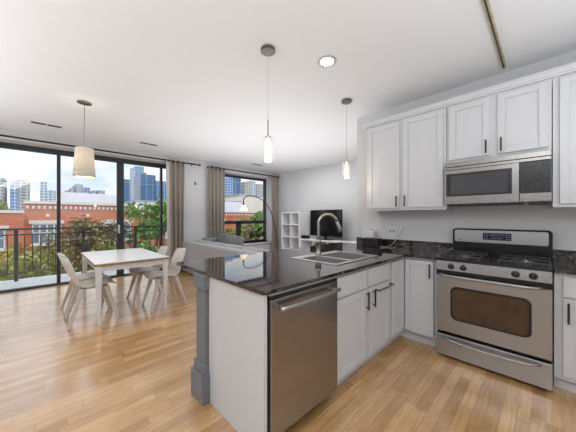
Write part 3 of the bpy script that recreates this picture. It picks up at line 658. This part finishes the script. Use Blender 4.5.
# drum pendant over the dining table
px_, py_ = -4.09, 0.39
dp = thing('drum_pendant', (px_, py_, CZ), 'lit cream drum shade pendant hanging over the dining table', 'pendant light')
MB().lathe((px_, py_, CZ - 0.02), [(0.055, 0), (0.075, 0.006), (0.075, 0.02)], 28).build('canopy', 'nickel', dp)
MB().tube([(px_, py_, CZ - 0.02), (px_, py_, 2.10)], 0.005, 8).build('stem', 'nickel', dp)
def shell(r0, z0_, r1, z1_, name, m, parent, th=0.003):
    mb = MB().lathe((px_, py_, 0), [(r0, z0_), (r1, z1_)], 40)
    for f in [f for f in mb.bm.faces if len(f.verts) > 4]: mb.bm.faces.remove(f)
    return mb.build(name, m, parent, smooth=True, solid=th)
sh = shell(0.108, 1.90, 0.092, 2.175, 'lamp_shade', 'shade', dp)
shell(0.114, 1.81, 0.109, 1.90, 'shade_band', 'shadeband', sh)
MB().ball((px_, py_, 1.98), 0.035, 2).build('bulb', 'bulb', dp, smooth=True)
mb = MB()
for a in (0, 120, 240): mb.tube([(px_, py_, 2.11), (px_ + 0.092 * math.cos(R(a)), py_ + 0.092 * math.sin(R(a)), 2.15)], 0.002, 6)
mb.build('spider', 'nickel', dp)
ld = bpy.data.lights.new('drum_bulb', 'POINT'); ld.energy = 9; ld.color = (1, 0.84, 0.62); ld.shadow_soft_size = 0.05
lo = bpy.data.objects.new('drum_glow', ld); COL.objects.link(lo); lo.location = (px_, py_, 1.9)

# ================================================================== DINING
tx0, tx1, ty0, ty1, tz = -5.18, -3.73, 0.45, 1.30, 0.745
tt = thing('dining_table', ((tx0 + tx1) / 2, (ty0 + ty1) / 2, 0), 'white rectangular dining table with wood edge and square legs', 'table')
B((tx0, ty0, tz - 0.006), (tx1, ty1, tz)).build('table_top', 'tabletop', tt, bevel=0.001)
B((tx0, ty0, tz - 0.03), (tx1, ty1, tz - 0.006)).build('top_edge', 'tableedge', tt)['label'] = 'thin brown wood edge'
mb = MB(); i = 0.03
mb.box((tx0 + i, ty0 + i, tz - 0.10), (tx1 - i, ty0 + i + 0.02, tz - 0.03)); mb.box((tx0 + i, ty1 - i - 0.02, tz - 0.10), (tx1 - i, ty1 - i, tz - 0.03))
mb.box((tx0 + i, ty0 + i, tz - 0.10), (tx0 + i + 0.02, ty1 - i, tz - 0.03)); mb.box((tx1 - i - 0.02, ty0 + i, tz - 0.10), (tx1 - i, ty1 - i, tz - 0.03))
mb.build('apron', 'tableleg', tt)
for lx in (tx0 + 0.045, tx1 - 0.045):
    for ly in (ty0 + 0.045, ty1 - 0.045):
        cx = 0.008 if lx < -4.4 else -0.008
        MB().taper((lx, ly, 0), (lx, ly, tz - 0.03), 0.034, 0.066).build('leg', 'tableleg', tt, bevel=0.003)

def make_chair():
    t = thing('dining_chair', (0, 0, 0), None, 'chair', 'beige moulded chairs round the dining table')
    prof = [(0.225, 0.425, 0.195), (0.215, 0.452, 0.212), (0.12, 0.455, 0.222), (0.0, 0.443, 0.228), (-0.10, 0.437, 0.226), (-0.165, 0.46, 0.220), (-0.20, 0.53, 0.214), (-0.235, 0.62, 0.212), (-0.268, 0.71, 0.205), (-0.298, 0.79, 0.178), (-0.306, 0.818, 0.12)]
    mb = MB(); n = 9; rows = []
    for i_, (y, z, hw) in enumerate(prof):
        back = max(0, min(1, (i_ - 3) / 4.0)); row = []
        for k in range(n):
            s_ = -1 + 2 * k / (n - 1); cv = abs(s_) ** 2.4
            row.append(mb.bm.verts.new((s_ * hw, y + 0.060 * cv * back, z + 0.028 * cv * (1 - back))))
        rows.append(row)
    for a, b_ in zip(rows, rows[1:]):
        for k in range(n - 1): mb.bm.faces.new((a[k], a[k + 1], b_[k + 1], b_[k]))
    mb.build('seat_shell', 'chair', t, smooth=True, solid=0.014, subsurf=1)
    mb = MB(); mb.box((-0.15, 0.10, 0.405), (0.15, 0.14, 0.435)); mb.box((-0.15, -0.14, 0.395), (0.15, -0.10, 0.425)); mb.box((-0.03, -0.12, 0.40), (0.03, 0.12, 0.43))
    mb.build('under_frame', 'chairleg', t, bevel=0.004)
    for sx in (-1, 1):
        for y0_, y1_ in ((0.12, 0.235), (-0.12, -0.25)):
            MB().taper((sx * 0.205, y1_, 0), (sx * 0.145, y0_, 0.432), 0.024, 0.036, 0.028, 0.06).build('leg', 'chairleg', t, bevel=0.005)
    return t
c0 = make_chair()
spots = [(-4.07, 0.475, 0, 'beige moulded chair on the left side of the table, nearer the camera'),
         (-4.60, 0.46, 2, 'beige moulded chair on the left side of the table, mostly hidden behind the nearer one'),
         (-3.99, 1.31, 180, 'beige moulded chair right of the table, nearer the granite peninsula'),
         (-4.50, 1.22, 178, 'beige moulded chair right of the table, farther back by the taupe curtain')]
for i_, (x, y, a, lab) in enumerate(spots):
    c = c0 if i_ == 0 else copy_tree(c0)
    c.location = (x, y, 0); c.rotation_euler.z = R(a); c['label'] = lab

# ================================================================== CURTAINS
def curtain(y0_, y1_, folds, label, lining=None, z0_=0.015, z1_=2.645, X=-6.12, m='curtain', seed=1, pinch=0):
    rnd = random.Random(seed)
    t = thing('curtain', (X, (y0_ + y1_) / 2, 0), label, 'curtain', 'taupe floor-length curtains')
    def sheet(a, b_, fl, amp, ph):
        mb = MB(); nu = fl * 12; nv = 14; rows = []
        offs = [rnd.uniform(-.25, .25) for _ in range(fl + 2)]
        for j in range(nv + 1):
            v = j / nv; z = z0_ + v * (z1_ - z0_); row = []
            for i_ in range(nu + 1):
                u = i_ / nu; k = int(u * fl)
                y = a + u * (b_ - a); yc = (a + b_) / 2
                y = yc + (y - yc) * (1 - pinch * (1 - v)) + 0.01 * math.sin(v * 5 + k)
                x = X + amp * (0.8 + 0.3 * (1 - v)) * math.sin(u * fl * 2 * math.pi + ph + offs[k] * 0.6 * (1 - v))
                row.append(mb.bm.verts.new((x, y, z)))
            rows.append(row)
        for p, q in zip(rows, rows[1:]):
            for i_ in range(nu): mb.bm.faces.new((p[i_], p[i_ + 1], q[i_ + 1], q[i_]))
        return mb
    sheet(y0_, y1_, folds, 0.042, 0.3).build('fabric', m, t, smooth=True, solid=0.004)
    if lining: sheet(lining[0], lining[1], 1, 0.015, 1.0).build('lining', 'sheer', t, smooth=True, solid=0.003)['label'] = 'pale lining edge'
    for k in range(folds): MB().lathe((X, y0_ + (k + .5) * (y1_ - y0_) / folds, 2.615), [(0.022, -0.003), (0.026, 0), (0.022, 0.003)], 14, 'y').build('grommet', 'blackm', t)
    return t
curtain(2.14, 2.46, 3, 'taupe curtain at the right end of the balcony door', lining=(2.06, 2.15), seed=3)
curtain(3.12, 3.56, 4, 'taupe curtain left of the small window behind the sofa', seed=5)
curtain(5.24, 5.54, 2, 'narrow taupe curtain between the small window and the cube shelf', seed=8)
def rod(y0_, y1_, label, brs):
    t = thing('curtain_rod', (-6.12, (y0_ + y1_) / 2, 2.62), label, 'curtain rod')
    MB().tube([(-6.12, y0_, 2.62), (-6.12, y1_, 2.62)], 0.016, 12).build('pole', 'blackm', t, smooth=True)
    for y in (y0_, y1_): MB().tube([(-6.12, y - 0.02, 2.62), (-6.12, y + 0.02, 2.62)], 0.024, 12).build('finial', 'blackm', t)
    for y in brs:
        mb = B((-6.25, y - 0.012, 2.59), (-6.245, y + 0.012, 2.66)); mb.tube([(-6.245, y, 2.64), (-6.12, y, 2.635)], 0.006, 8); mb.box((-6.135, y - 0.006, 2.60), (-6.105, y + 0.006, 2.64)); mb.build('bracket', 'blackm', t)
rod(-2.55, 2.86, 'long black curtain rod above the balcony door', [-2.0, 0.62, 2.70])
rod(3.14, 5.54, 'black curtain rod above the small window', [3.14, 5.27])
th = thing('wall_sensor', (XW, 2.80, 2.16), 'small dark device high on the wall between the two windows', 'sensor')
B((XW, 2.785, 2.12), (XW + 0.02, 2.815, 2.20)).build('case', 'blackm', th, bevel=0.004)
tag(B((XW, 2.84, 1.99), (XW + 0.012, 2.92, 2.07)).build('wall_plate', 'whiteplastic', origin=(XW, 2.88, 2.0), bevel=0.003), 'faint white square plate on the wall below the small dark device', 'wall plate')

# ================================================================== LIVING
# L-shaped sofa: long back faces the kitchen, short wing along the window wall
sf = thing('sectional_sofa', (-4.7, 2.9, 0), 'light grey L-shaped sofa with its back to the dining area', 'sofa')
sx0, sx1, sy = -6.02, -3.15, 2.38
B((sx0, sy, 0.06), (sx1, sy + 0.17, 0.74)).build('back_frame', 'sofa', sf, bevel=0.035, seg=3)
B((sx0, sy + 0.16, 0.06), (sx1, sy + 0.95, 0.30)).build('seat_base', 'sofa', sf, bevel=0.02)
B((sx0, sy + 0.94, 0.06), (sx0 + 0.95, 4.35, 0.30)).build('seat_base', 'sofa', sf, bevel=0.02)
B((sx0 - 0.0, sy + 0.165, 0.30), (sx0 + 0.17, 3.55, 0.72)).build('back_frame', 'sofa', sf, bevel=0.035, seg=3)
B((sx1 - 0.16, sy + 0.165, 0.29), (sx1, sy + 0.95, 0.60)).build('arm', 'sofa', sf, bevel=0.03, seg=3)
def cushion(x0_, y0_, z0_, x1_, y1_, z1_, parent, name, m='sofa', bev=0.05, origin=None, rot=None):
    mb = MB().box((x0_, y0_, z0_), (x1_, y1_, z1_))
    bmesh.ops.subdivide_edges(mb.bm, edges=mb.bm.edges[:], cuts=4, use_grid_fill=True)
    c = Vector(((x0_ + x1_) / 2, (y0_ + y1_) / 2, (z0_ + z1_) / 2)); hs = Vector(((x1_ - x0_) / 2, (y1_ - y0_) / 2, (z1_ - z0_) / 2))
    ax = min(range(3), key=lambda k: hs[k])
    for v in mb.bm.verts:
        q = [abs((v.co[k] - c[k]) / hs[k]) for k in range(3)]
        o = [k for k in range(3) if k != ax]
        bulge = (1 - q[o[0]] ** 3) * (1 - q[o[1]] ** 3)
        v.co[ax] = c[ax] + (v.co[ax] - c[ax]) * (0.55 + 0.55 * bulge)
    if rot: bmesh.ops.rotate(mb.bm, verts=mb.bm.verts, cent=c, matrix=Matrix.Rotation(R(rot[0]), 3, rot[1]))
    return mb.build(name, m, parent, smooth=True, subsurf=1, origin=origin)
for a in range(3): cushion(sx0 + 0.95 + a * 0.59, sy + 0.2, 0.30, sx0 + 1.52 + a * 0.59, sy + 0.93, 0.46, sf, 'seat_cushion')
for a in range(2): cushion(sx0 + 0.2, sy + 0.2 + a * 0.88, 0.30, sx0 + 0.93, sy + 1.06 + a * 0.88, 0.46, sf, 'seat_cushion')
for a in range(4): cushion(sx0 + 0.25 + a * 0.63, sy + 0.14, 0.44, sx0 + 0.86 + a * 0.63, sy + 0.36, 0.775, sf, 'back_cushion', rot=(-7, 'X'))
for a in range(2): cushion(sx0 + 0.14, sy + 0.38 + a * 0.42, 0.44, sx0 + 0.36, sy + 0.80 + a * 0.42, 0.80, sf, 'back_cushion', m='sofadk')['label'] = 'charcoal back cushion'
for x in (sx0 + .06, sx1 - .06):
    for y in (sy + .06, sy + .88): MB().lathe((x, y, 0), [(0.02, 0), (0.025, 0.07)], 12).build('foot', 'blackm', sf)
for y in (4.28,):
    for x in (sx0 + .06, sx0 + .88): MB().lathe((x, y, 0), [(0.02, 0), (0.025, 0.07)], 12).build('foot', 'blackm', sf)
tag(cushion(-5.20, 2.92, 0.455, -4.52, 3.12, 0.90, None, 'throw_pillow', m='sofadk', origin=(-4.9, 3.0, 0.46), rot=(-20, 'X')), 'large charcoal pillow standing above the sofa back, right of the smaller one', 'pillow', 'charcoal pillows on the sofa')
tag(cushion(-5.62, 3.0, 0.455, -5.22, 3.18, 0.92, None, 'throw_pillow', m='sofadk', origin=(-5.4, 3.1, 0.46), rot=(-14, 'X')), 'smaller charcoal pillow on the sofa below the second curtain', 'pillow', 'charcoal pillows on the sofa')

# cube shelf (2 x 4) in the corner
cs = thing('cube_shelf', (-5.23, 5.38, 0), 'tall white cube shelf two compartments wide in the corner', 'shelf')
mb = MB()
def kallax(mb, X0, X1, Y0, Y1, H, nx, nz, th=0.035, tn=0.02):
    mb.box((X0, Y0, 0), (X0 + th, Y1, H)); mb.box((X1 - th, Y0, 0), (X1, Y1, H)); mb.box((X0 + th, Y0, 0), (X1 - th, Y1, th)); mb.box((X0 + th, Y0, H - th), (X1 - th, Y1, H))
    for k in range(1, nx): x = X0 + (X1 - X0) * k / nx; mb.box((x - tn / 2, Y0 + .004, th), (x + tn / 2, Y1, H - th))
    for k in range(1, nz): z = H * k / nz; mb.box((X0 + th, Y0 + .002, z - tn / 2), (X1 - th, Y1, z + tn / 2))
kallax(mb, -5.61, -4.85, 5.19, 5.58, 1.455, 2, 4); mb.build('frame', 'shelf', cs)

# low media bench
bn = thing('media_bench', (-4.0, 5.3, 0), 'low white open bench under the television', 'media bench')
mb = MB(); kallax(mb, -4.845, -2.95, 5.19, 5.58, 0.71, 4, 2); mb.build('frame', 'shelf', bn)
tv = thing('television', (-4.05, 5.36, 0.71), 'flat black television standing on the white bench', 'television')
B((-4.60, 5.36, 0.80), (-3.57, 5.40, 1.50)).build('bezel', 'black', tv, bevel=0.004)
B((-4.58, 5.356, 0.825), (-3.59, 5.36, 1.485)).build('screen', 'tv', tv)
mb = B((-4.30, 5.26, 0.711), (-3.88, 5.48, 0.725)); mb.box((-4.13, 5.37, 0.725), (-4.05, 5.40, 0.81)); mb.build('stand', 'black', tv, bevel=0.003)
cb = thing('cable_box', (-4.72, 5.3, 0.71), 'small black box on the bench left of the television', 'box')
B((-4.82, 5.23, 0.712), (-4.62, 5.37, 0.80)).build('body', 'blackm', cb, bevel=0.004)
B((-4.80, 5.226, 0.73), (-4.64, 5.23, 0.78)).build('front_face', 'black', cb)
zc = 0.366
g = thing('game_console', (-4.14, 5.38, zc), 'black media player inside the white bench below the television', 'media player')
B((-4.34, 5.21, zc), (-3.94, 5.50, zc + 0.20)).build('body', 'black', g, bevel=0.006); B((-4.33, 5.206, zc + 0.1), (-3.95, 5.21, zc + 0.115)).build('front_line', 'nickel', g)
g2 = thing('receiver', (-3.64, 5.38, zc), 'black audio receiver in the right part of the white bench', 'receiver')
B((-3.86, 5.21, zc), (-3.46, 5.52, zc + 0.24)).build('body', 'blackm', g2, bevel=0.004); MB().lathe((-3.56, 5.21, zc + 0.12), [(0.03, 0), (0.028, 0.015)], 16, 'y').build('dial', 'nickel', g2)

# arc floor lamp
LX = -5.45
al = thing('arc_floor_lamp', (LX, 4.95, 0), 'thin black arc floor lamp reaching in front of the small window', 'floor lamp')
ap = [on_x(px, py, LX) for px, py in ((243.5, 203), (243.6, 199.6), (245.3, 197.2), (249, 196.1), (255, 196.5), (262, 199.8), (267.8, 206), (271.8, 214.5), (274.5, 225.5), (276.2, 237), (277, 250))]
basey = ap[-1].y + 0.03
ap.append(Vector((LX, basey, 0.04)))
# smooth the arc (Catmull-Rom)
def smooth_pts(P, n=5):
    out = []
    for i_ in range(len(P) - 1):
        p0 = P[max(i_ - 1, 0)]; p1_ = P[i_]; p2_ = P[i_ + 1]; p3_ = P[min(i_ + 2, len(P) - 1)]
        for k in range(n):
            t = k / n; out.append(0.5 * ((2 * p1_) + (p2_ - p0) * t + (2 * p0 - 5 * p1_ + 4 * p2_ - p3_) * t * t + (3 * p1_ - p0 - 3 * p2_ + p3_) * t ** 3))
    out.append(P[-1]); return out
MB().tube(smooth_pts(ap), 0.012, 10).build('arc_pole', 'blackm', al, smooth=True)
MB().lathe((LX, basey, 0), [(0.16, 0), (0.16, 0.03), (0.02, 0.045)], 30).build('base', 'blackm', al)
hd = ap[0]
MB().lathe((hd.x, hd.y, hd.z - 0.03), [(0.02, -0.03), (0.022, 0.03), (0.008, 0.045)], 16).build('socket', 'blackm', al)
mb = MB().lathe((hd.x, hd.y, hd.z - 0.20), [(0.105, 0), (0.09, 0.05), (0.03, 0.145)], 28)
for f in [f for f in mb.bm.faces if len(f.verts) > 4]: mb.bm.faces.remove(f)
mb.build('lamp_shade', 'lampwarm', al, smooth=True, solid=0.003)

# plant on the sill
pl = thing('potted_plant', (-6.38, 4.86, WZ0), 'small dark potted plant on the window sill', 'plant')
MB().lathe((-6.38, 4.86, WZ0), [(0.045, 0), (0.06, 0.10), (0.055, 0.10), (0.05, 0.085)], 20).build('pot', 'pot', pl)
rnd = random.Random(4); mb = MB(); st = MB()
for k in range(16):
    a = rnd.uniform(0, 6.28); ln = rnd.uniform(0.12, 0.36); el = rnd.uniform(0.6, 1.4)
    tip = Vector((-6.38 + 0.3 * ln * math.cos(a) * math.cos(el), 4.86 + ln * math.sin(a) * math.cos(el) * 1.3, WZ0 + 0.09 + ln * math.sin(el)))
    st.tube([(-6.38, 4.86, WZ0 + 0.08), tip], 0.003, 5)
    for q in range(2): mb.ball(tip + Vector((rnd.uniform(-.02, .02), rnd.uniform(-.03, .03), rnd.uniform(-.02, .03))), 0.06, 1, (0.4, 1.1, 0.6))
mb.build('leaves', 'houseleaf', pl); st.build('stems', 'houseleaf', pl)

# ================================================================== BALCONY
struct('balcony_floor', B((-7.95, -3.3, -0.30), (XG - 0.05, 3.2, -0.03)), 'concrete')
XRL = -7.72
rl_ = thing('balcony_railing', (XRL, 0, -0.03), 'dark metal balcony railing with thin upright balusters', 'railing')
B((XRL - 0.025, -3.2, 1.035), (XRL + 0.025, 3.1, 1.075)).build('top_rail', 'rail', rl_, bevel=0.004)
B((XRL - 0.015, -3.2, 0.925), (XRL + 0.015, 3.1, 0.95)).build('middle_rail', 'rail', rl_)
B((XRL - 0.015, -3.2, 0.13), (XRL + 0.015, 3.1, 0.155)).build('bottom_rail', 'rail', rl_)
post_y = [-0.376 + 1.09 * k for k in range(-2, 4)]
for y in post_y: B((XRL - 0.03, y - 0.03, -0.03), (XRL + 0.03, y + 0.03, 1.035)).build('post', 'rail', rl_)
for p in range(-3, 4):
    for k in range(1, 9):
        y = -0.376 + 1.09 * p + k * 1.09 / 9
        if -3.2 < y < 3.1: B((XRL - 0.008, y - 0.008, 0.155), (XRL + 0.008, y + 0.008, 0.925)).build('baluster', 'rail', rl_)

# ================================================================== OUTSIDE
GZ = -7.0
struct('ground', B((-900, -600, GZ - 0.5), (-8.2, 1200, GZ)), 'asphalt')

# red brick building over the street
rbld = thing('brick_building', (-34, 3, GZ), 'long red brick building with dentil cornice across the street', 'building')
XF = -30.0
PT = 2.45
def bx_out(p, q, name, m, parent): return B(p, q).build(name, m, parent)
body = bx_out((-46, -1.0, GZ), (XF, 7.4, PT), 'wall', 'brick', rbld)
bx_out((-46, -1.05, PT), (XF + 0.15, 7.45, PT + 0.22), 'parapet_cap', 'stone', rbld)
mb = MB()
k = -0.9
while k < 7.3: mb.box((XF, k, PT - 0.42), (XF + 0.10, k + 0.17, PT - 0.18)); k += 0.34
mb.build('dentils', 'stone', rbld)
bx_out((-46, -12, GZ), (XF + 0.6, -1.0, 1.65), 'wall', 'brick', rbld); bx_out((-46, -12, 1.65), (XF + 0.7, -1.0, 1.85), 'parapet_cap', 'stone', rbld)
bx_out((-46, 7.4, GZ), (XF, 24, 1.95), 'wall', 'brick', rbld); bx_out((-46, 7.45, 1.95), (XF + 0.15, 24, 2.12), 'parapet_cap', 'stone', rbld)
mb = MB(); k = 7.6
while k < 23.8: mb.box((XF, k, 1.55), (XF + 0.10, k + 0.2, 1.80)); k += 0.4
mb.build('dentils', 'stone', rbld)
def ext_window(y0_, y1_, z0_, z1_, nx, parent, X=XF):
    f = MB(); f.box((X + 0.02, y0_, z0_), (X + 0.12, y1_, z0_ + 0.08)); f.box((X + 0.02, y0_, z1_ - 0.08), (X + 0.12, y1_, z1_)); f.box((X + 0.02, y0_, z0_), (X + 0.12, y0_ + 0.08, z1_)); f.box((X + 0.02, y1_ - 0.08, z0_), (X + 0.12, y1_, z1_))
    for k in range(1, nx): y = y0_ + (y1_ - y0_) * k / nx; f.box((X + 0.02, y - 0.05, z0_), (X + 0.12, y + 0.05, z1_))
    zm = z0_ + (z1_ - z0_) * 0.55; f.box((X + 0.02, y0_, zm - 0.035), (X + 0.12, y1_, zm + 0.035))
    fo = f.build('window', 'extframe', parent); B((X + 0.01, y0_ + .05, z0_ + .05), (X + 0.05, y1_ - .05, z1_ - .05)).build('pane', 'extglass', fo)
    s = MB(); s.box((X, y0_ - 0.2, z1_), (X + 0.16, y1_ + 0.2, z1_ + 0.3)); s.box((X, y0_ - 0.1, z0_ - 0.16), (X + 0.2, y1_ + 0.1, z0_)); s.build('lintel', 'stone', parent)
for zz, hh in ((-0.95, 1.9), (-4.6, 2.1)):
    ext_window(-0.55, 1.25, zz, zz + hh - 0.2, 4, rbld)
    ext_window(4.3, 6.6, zz, zz + hh - 0.2, 3, rbld)
    ext_window(10.0, 12.4, zz, zz + hh - 0.2, 3, rbld); ext_window(15.0, 17.4, zz, zz + hh - 0.2, 3, rbld)
    ext_window(-4.2, -2.0, zz - 0.2, zz + hh - 0.6, 2, rbld, XF + 0.6)
mb = MB()
for y in (0.4, 3.1, 8.6, 14): mb.box((XF, y - 0.12, 1.35), (XF + 0.06, y + 0.12, 1.6))
mb.build('stone_accents', 'stone', rbld)

def block(px0, px1, ytop, X, depth, m, label, name='building', cat='building', roof=None, lum=None):
    a = on_x(px0, 217, X); b_ = on_x(px1, 217, X); ht = on_x((px0 + px1) / 2, ytop, X).z
    y0_, y1_ = a.y, b_.y
    t = thing(name, (X - depth / 2, (y0_ + y1_) / 2, GZ), label, cat)
    B((X - depth, y0_, GZ), (X, y1_, ht)).build('wall', m, t)
    wdt = y1_ - y0_
    if roof:
        for (u0, u1, hh) in roof: B((X - depth * 0.8, y0_ + wdt * u0, ht), (X - depth * 0.2, y0_ + wdt * u1, ht + hh)).build('rooftop_block', 'roofgrey', t)
    else: B((X - depth * 0.98, y0_ + wdt * 0.02, ht), (X - depth * 0.02, y1_ - wdt * 0.02, ht + wdt * 0.03)).build('parapet', 'roofgrey', t)
    return t
block(61, 123, 193.5, -52, 16, 'whitebld', 'low white flat-roofed building behind the brick one, rooftop units on top', roof=[(0.08, 0.13, 0.5), (0.16, 0.22, 1.0), (0.24, 0.36, 1.7), (0.52, 0.58, .8), (0.62, 0.74, 0.9)])
block(136, 178, 203, -54, 14, 'whitebld', 'white building with low stepped roof above the green tree', roof=[(0.05, 0.9, 0.6)])
block(222, 246, 202, -60, 20, 'whitebld', 'white low building seen in the small window, above the brick')
block(244, 268, 197, -66, 20, 'cream', 'cream square building at the right of the small window, behind the arc lamp', roof=[(0.1, 0.3, 1.2), (0.6, 0.8, 0.9)])
tb_ = lambda *a, **k: block(*a, name='skyscraper', cat='skyscraper', **k)
tb_(-4, 4.5, 178, -420, 30, 'tbeige', 'grey tower at the extreme left edge of the view')
tb_(10, 17, 183.5, -400, 30, 'tblue', 'slim left half of the broad tower pair on the left skyline')
tb_(12, 29, 181.5, -430, 40, 'tbeige', 'broad stone-coloured tower with stepped top, left of the balcony door', roof=[(0.15, 0.85, 3)])
tb_(40.5, 47, 182, -450, 30, 'tpale', 'narrow pale tower standing alone in the left balcony pane')
tb_(40, 56, 190.5, -500, 30, 'tpale', 'low wide pale block at the foot of the narrow tower')
tb_(76, 90, 187.5, -500, 30, 'tblue', 'low blue glass block just right of the drum lamp')
tb_(124, 130.5, 179.5, -430, 30, 'tblue2', 'dark blue tower beside the thick door stile')
tb_(133, 138, 190, -545, 30, 'tpale', 'small pale tower between the dark blue and tallest towers')
tb_(135.5, 144, 166.5, -500, 40, 'tblue', 'tallest light blue tower in the balcony view')
tb_(140.5, 155.5, 174.5, -440, 40, 'tblue2', 'striped dark blue twin-slab tower in front of the tallest one', roof=[(0.1, 0.5, 4)])
tb_(156.5, 168, 181.5, -470, 40, 'tblue', 'blue tower partly behind the door curtain')
tb_(30, 40, 203, -540, 30, 'tblue', 'short blue block between the left skyline towers')
tb_(222, 233, 174, -300, 40, 'tblue', 'bright blue tower filling the left of the small window')
tb_(232, 241, 177, -320, 40, 'tblue2', 'deep blue tower second from left in the small window')
tb_(244.5, 252, 182.5, -340, 40, 'tbeige', 'beige residential tower in the middle of the small window')
tb_(251, 255.5, 181, -385, 30, 'tpale', 'pale slim tower joined to the beige one')
tb_(257, 265, 184.5, -430, 40, 'tbeige', 'beige residential tower at the right of the small window')

def tree(loc, r, hgt, m, label, n=2600, ls=0.16, seed=1, squash=0.9, group='street trees between the houses'):
    rnd = random.Random(seed); x, y, z = loc
    t = thing('tree', loc, label, 'tree', group)
    tm = MB(); tm.tube([(x, y, z), (x + 0.1, y, z + hgt * 0.5), (x, y + 0.1, z + hgt * 0.8)], [0.2, 0.14, 0.06], 10)
    for k in range(9):
        a = rnd.uniform(0, 6.28); b0 = Vector((x, y, z + hgt * rnd.uniform(0.4, 0.65)))
        tm.tube([b0, b0 + Vector((math.cos(a) * r * 0.4, math.sin(a) * r * 0.4, r * 0.3)), b0 + Vector((math.cos(a) * r * 0.75, math.sin(a) * r * 0.75, r * 0.7))], [0.07, 0.04, 0.015], 6)
    tm.build('trunk', 'bark', t, smooth=True)
    lm = MB(); c = Vector((x, y, z + hgt - r * squash))
    clumps = [(c + Vector((rnd.gauss(0, .42) * r, rnd.gauss(0, .42) * r, rnd.gauss(0, .40) * r * squash)), rnd.uniform(0.25, 0.45) * r) for _ in range(26)]
    for k in range(n):
        cc_, cr_ = rnd.choice(clumps)
        d = Vector((rnd.gauss(0, 1), rnd.gauss(0, 1), rnd.gauss(0, 1))).normalized() * cr_ * rnd.uniform(0.5, 1.0)
        p = cc_ + d; u = Vector((rnd.gauss(0, 1), rnd.gauss(0, 1), rnd.gauss(0, .6))).normalized(); v = u.orthogonal().normalized(); s_ = ls * rnd.uniform(0.6, 1.3)
        vs = [lm.bm.verts.new(p + u * s_), lm.bm.verts.new(p + v * s_ * 0.55), lm.bm.verts.new(p - u * s_), lm.bm.verts.new(p - v * s_ * 0.55)]
        lm.bm.faces.new(vs)
    o = lm.build('foliage', m, t); o['kind'] = 'stuff'
    return t
def tree_px(px, ytop, X, r, m, label, **k):
    a = on_x(px, ytop, X); return tree((X, a.y, GZ), r, a.z - GZ, m, label, **k)
tree_px(90, 215, -22, 1.9, 'leafo', 'brown autumn tree in front of the brick wall, behind the table', seed=2, n=3000, ls=0.13)
tree_px(156, 206, -21, 1.75, 'leafg', 'large green tree left of the first taupe curtain', seed=3, n=4200, ls=0.14)
tree_px(8, 247, -17, 1.7, 'leafy', 'yellow-green tree low behind the railing at the left edge', seed=4, n=3200, ls=0.11)
tree_px(33, 252, -18, 1.6, 'leafy', 'yellow-green tree low behind the railing, second from left', seed=5, n=3000, ls=0.11)
tree_px(66, 240, -20, 1.7, 'leafo', 'small reddish tree behind the narrow door stile', seed=6, n=2600, ls=0.12)
tree_px(112, 240, -19, 1.7, 'leafy', 'yellow-green tree behind the thick door stile', seed=7, n=3000, ls=0.12)
tree_px(140, 236, -18, 1.6, 'leafg', 'green tree low behind the railing below the tall green one', seed=8, n=3000, ls=0.12)
tree_px(256, 210, -24, 1.8, 'leafg', 'green tree at the right of the small window', seed=9, n=3000, ls=0.14)
tree_px(233, 224, -20, 1.9, 'leafg', 'green tree low in the left pane of the small window', seed=10, n=3000, ls=0.14)
tree_px(247, 228, -19, 1.7, 'leafo', 'reddish green tree low in the middle of the small window', seed=11, n=2600, ls=0.13)
tree_px(264, 224, -22, 1.9, 'leafg', 'green tree low at the right edge of the small window', seed=12, n=2600, ls=0.14)
tree((-34, -3.2, 1.65), 1.1, 1.0, 'leafy', 'planting on the low roof at the left of the brick building', seed=13, n=900, ls=0.12, squash=0.4, group=None)
tree((-34, -5.2, 1.65), 1.1, 0.9, 'leafg', 'green planting on the low roof further left on the brick building', seed=14, n=900, ls=0.12, squash=0.4, group=None)
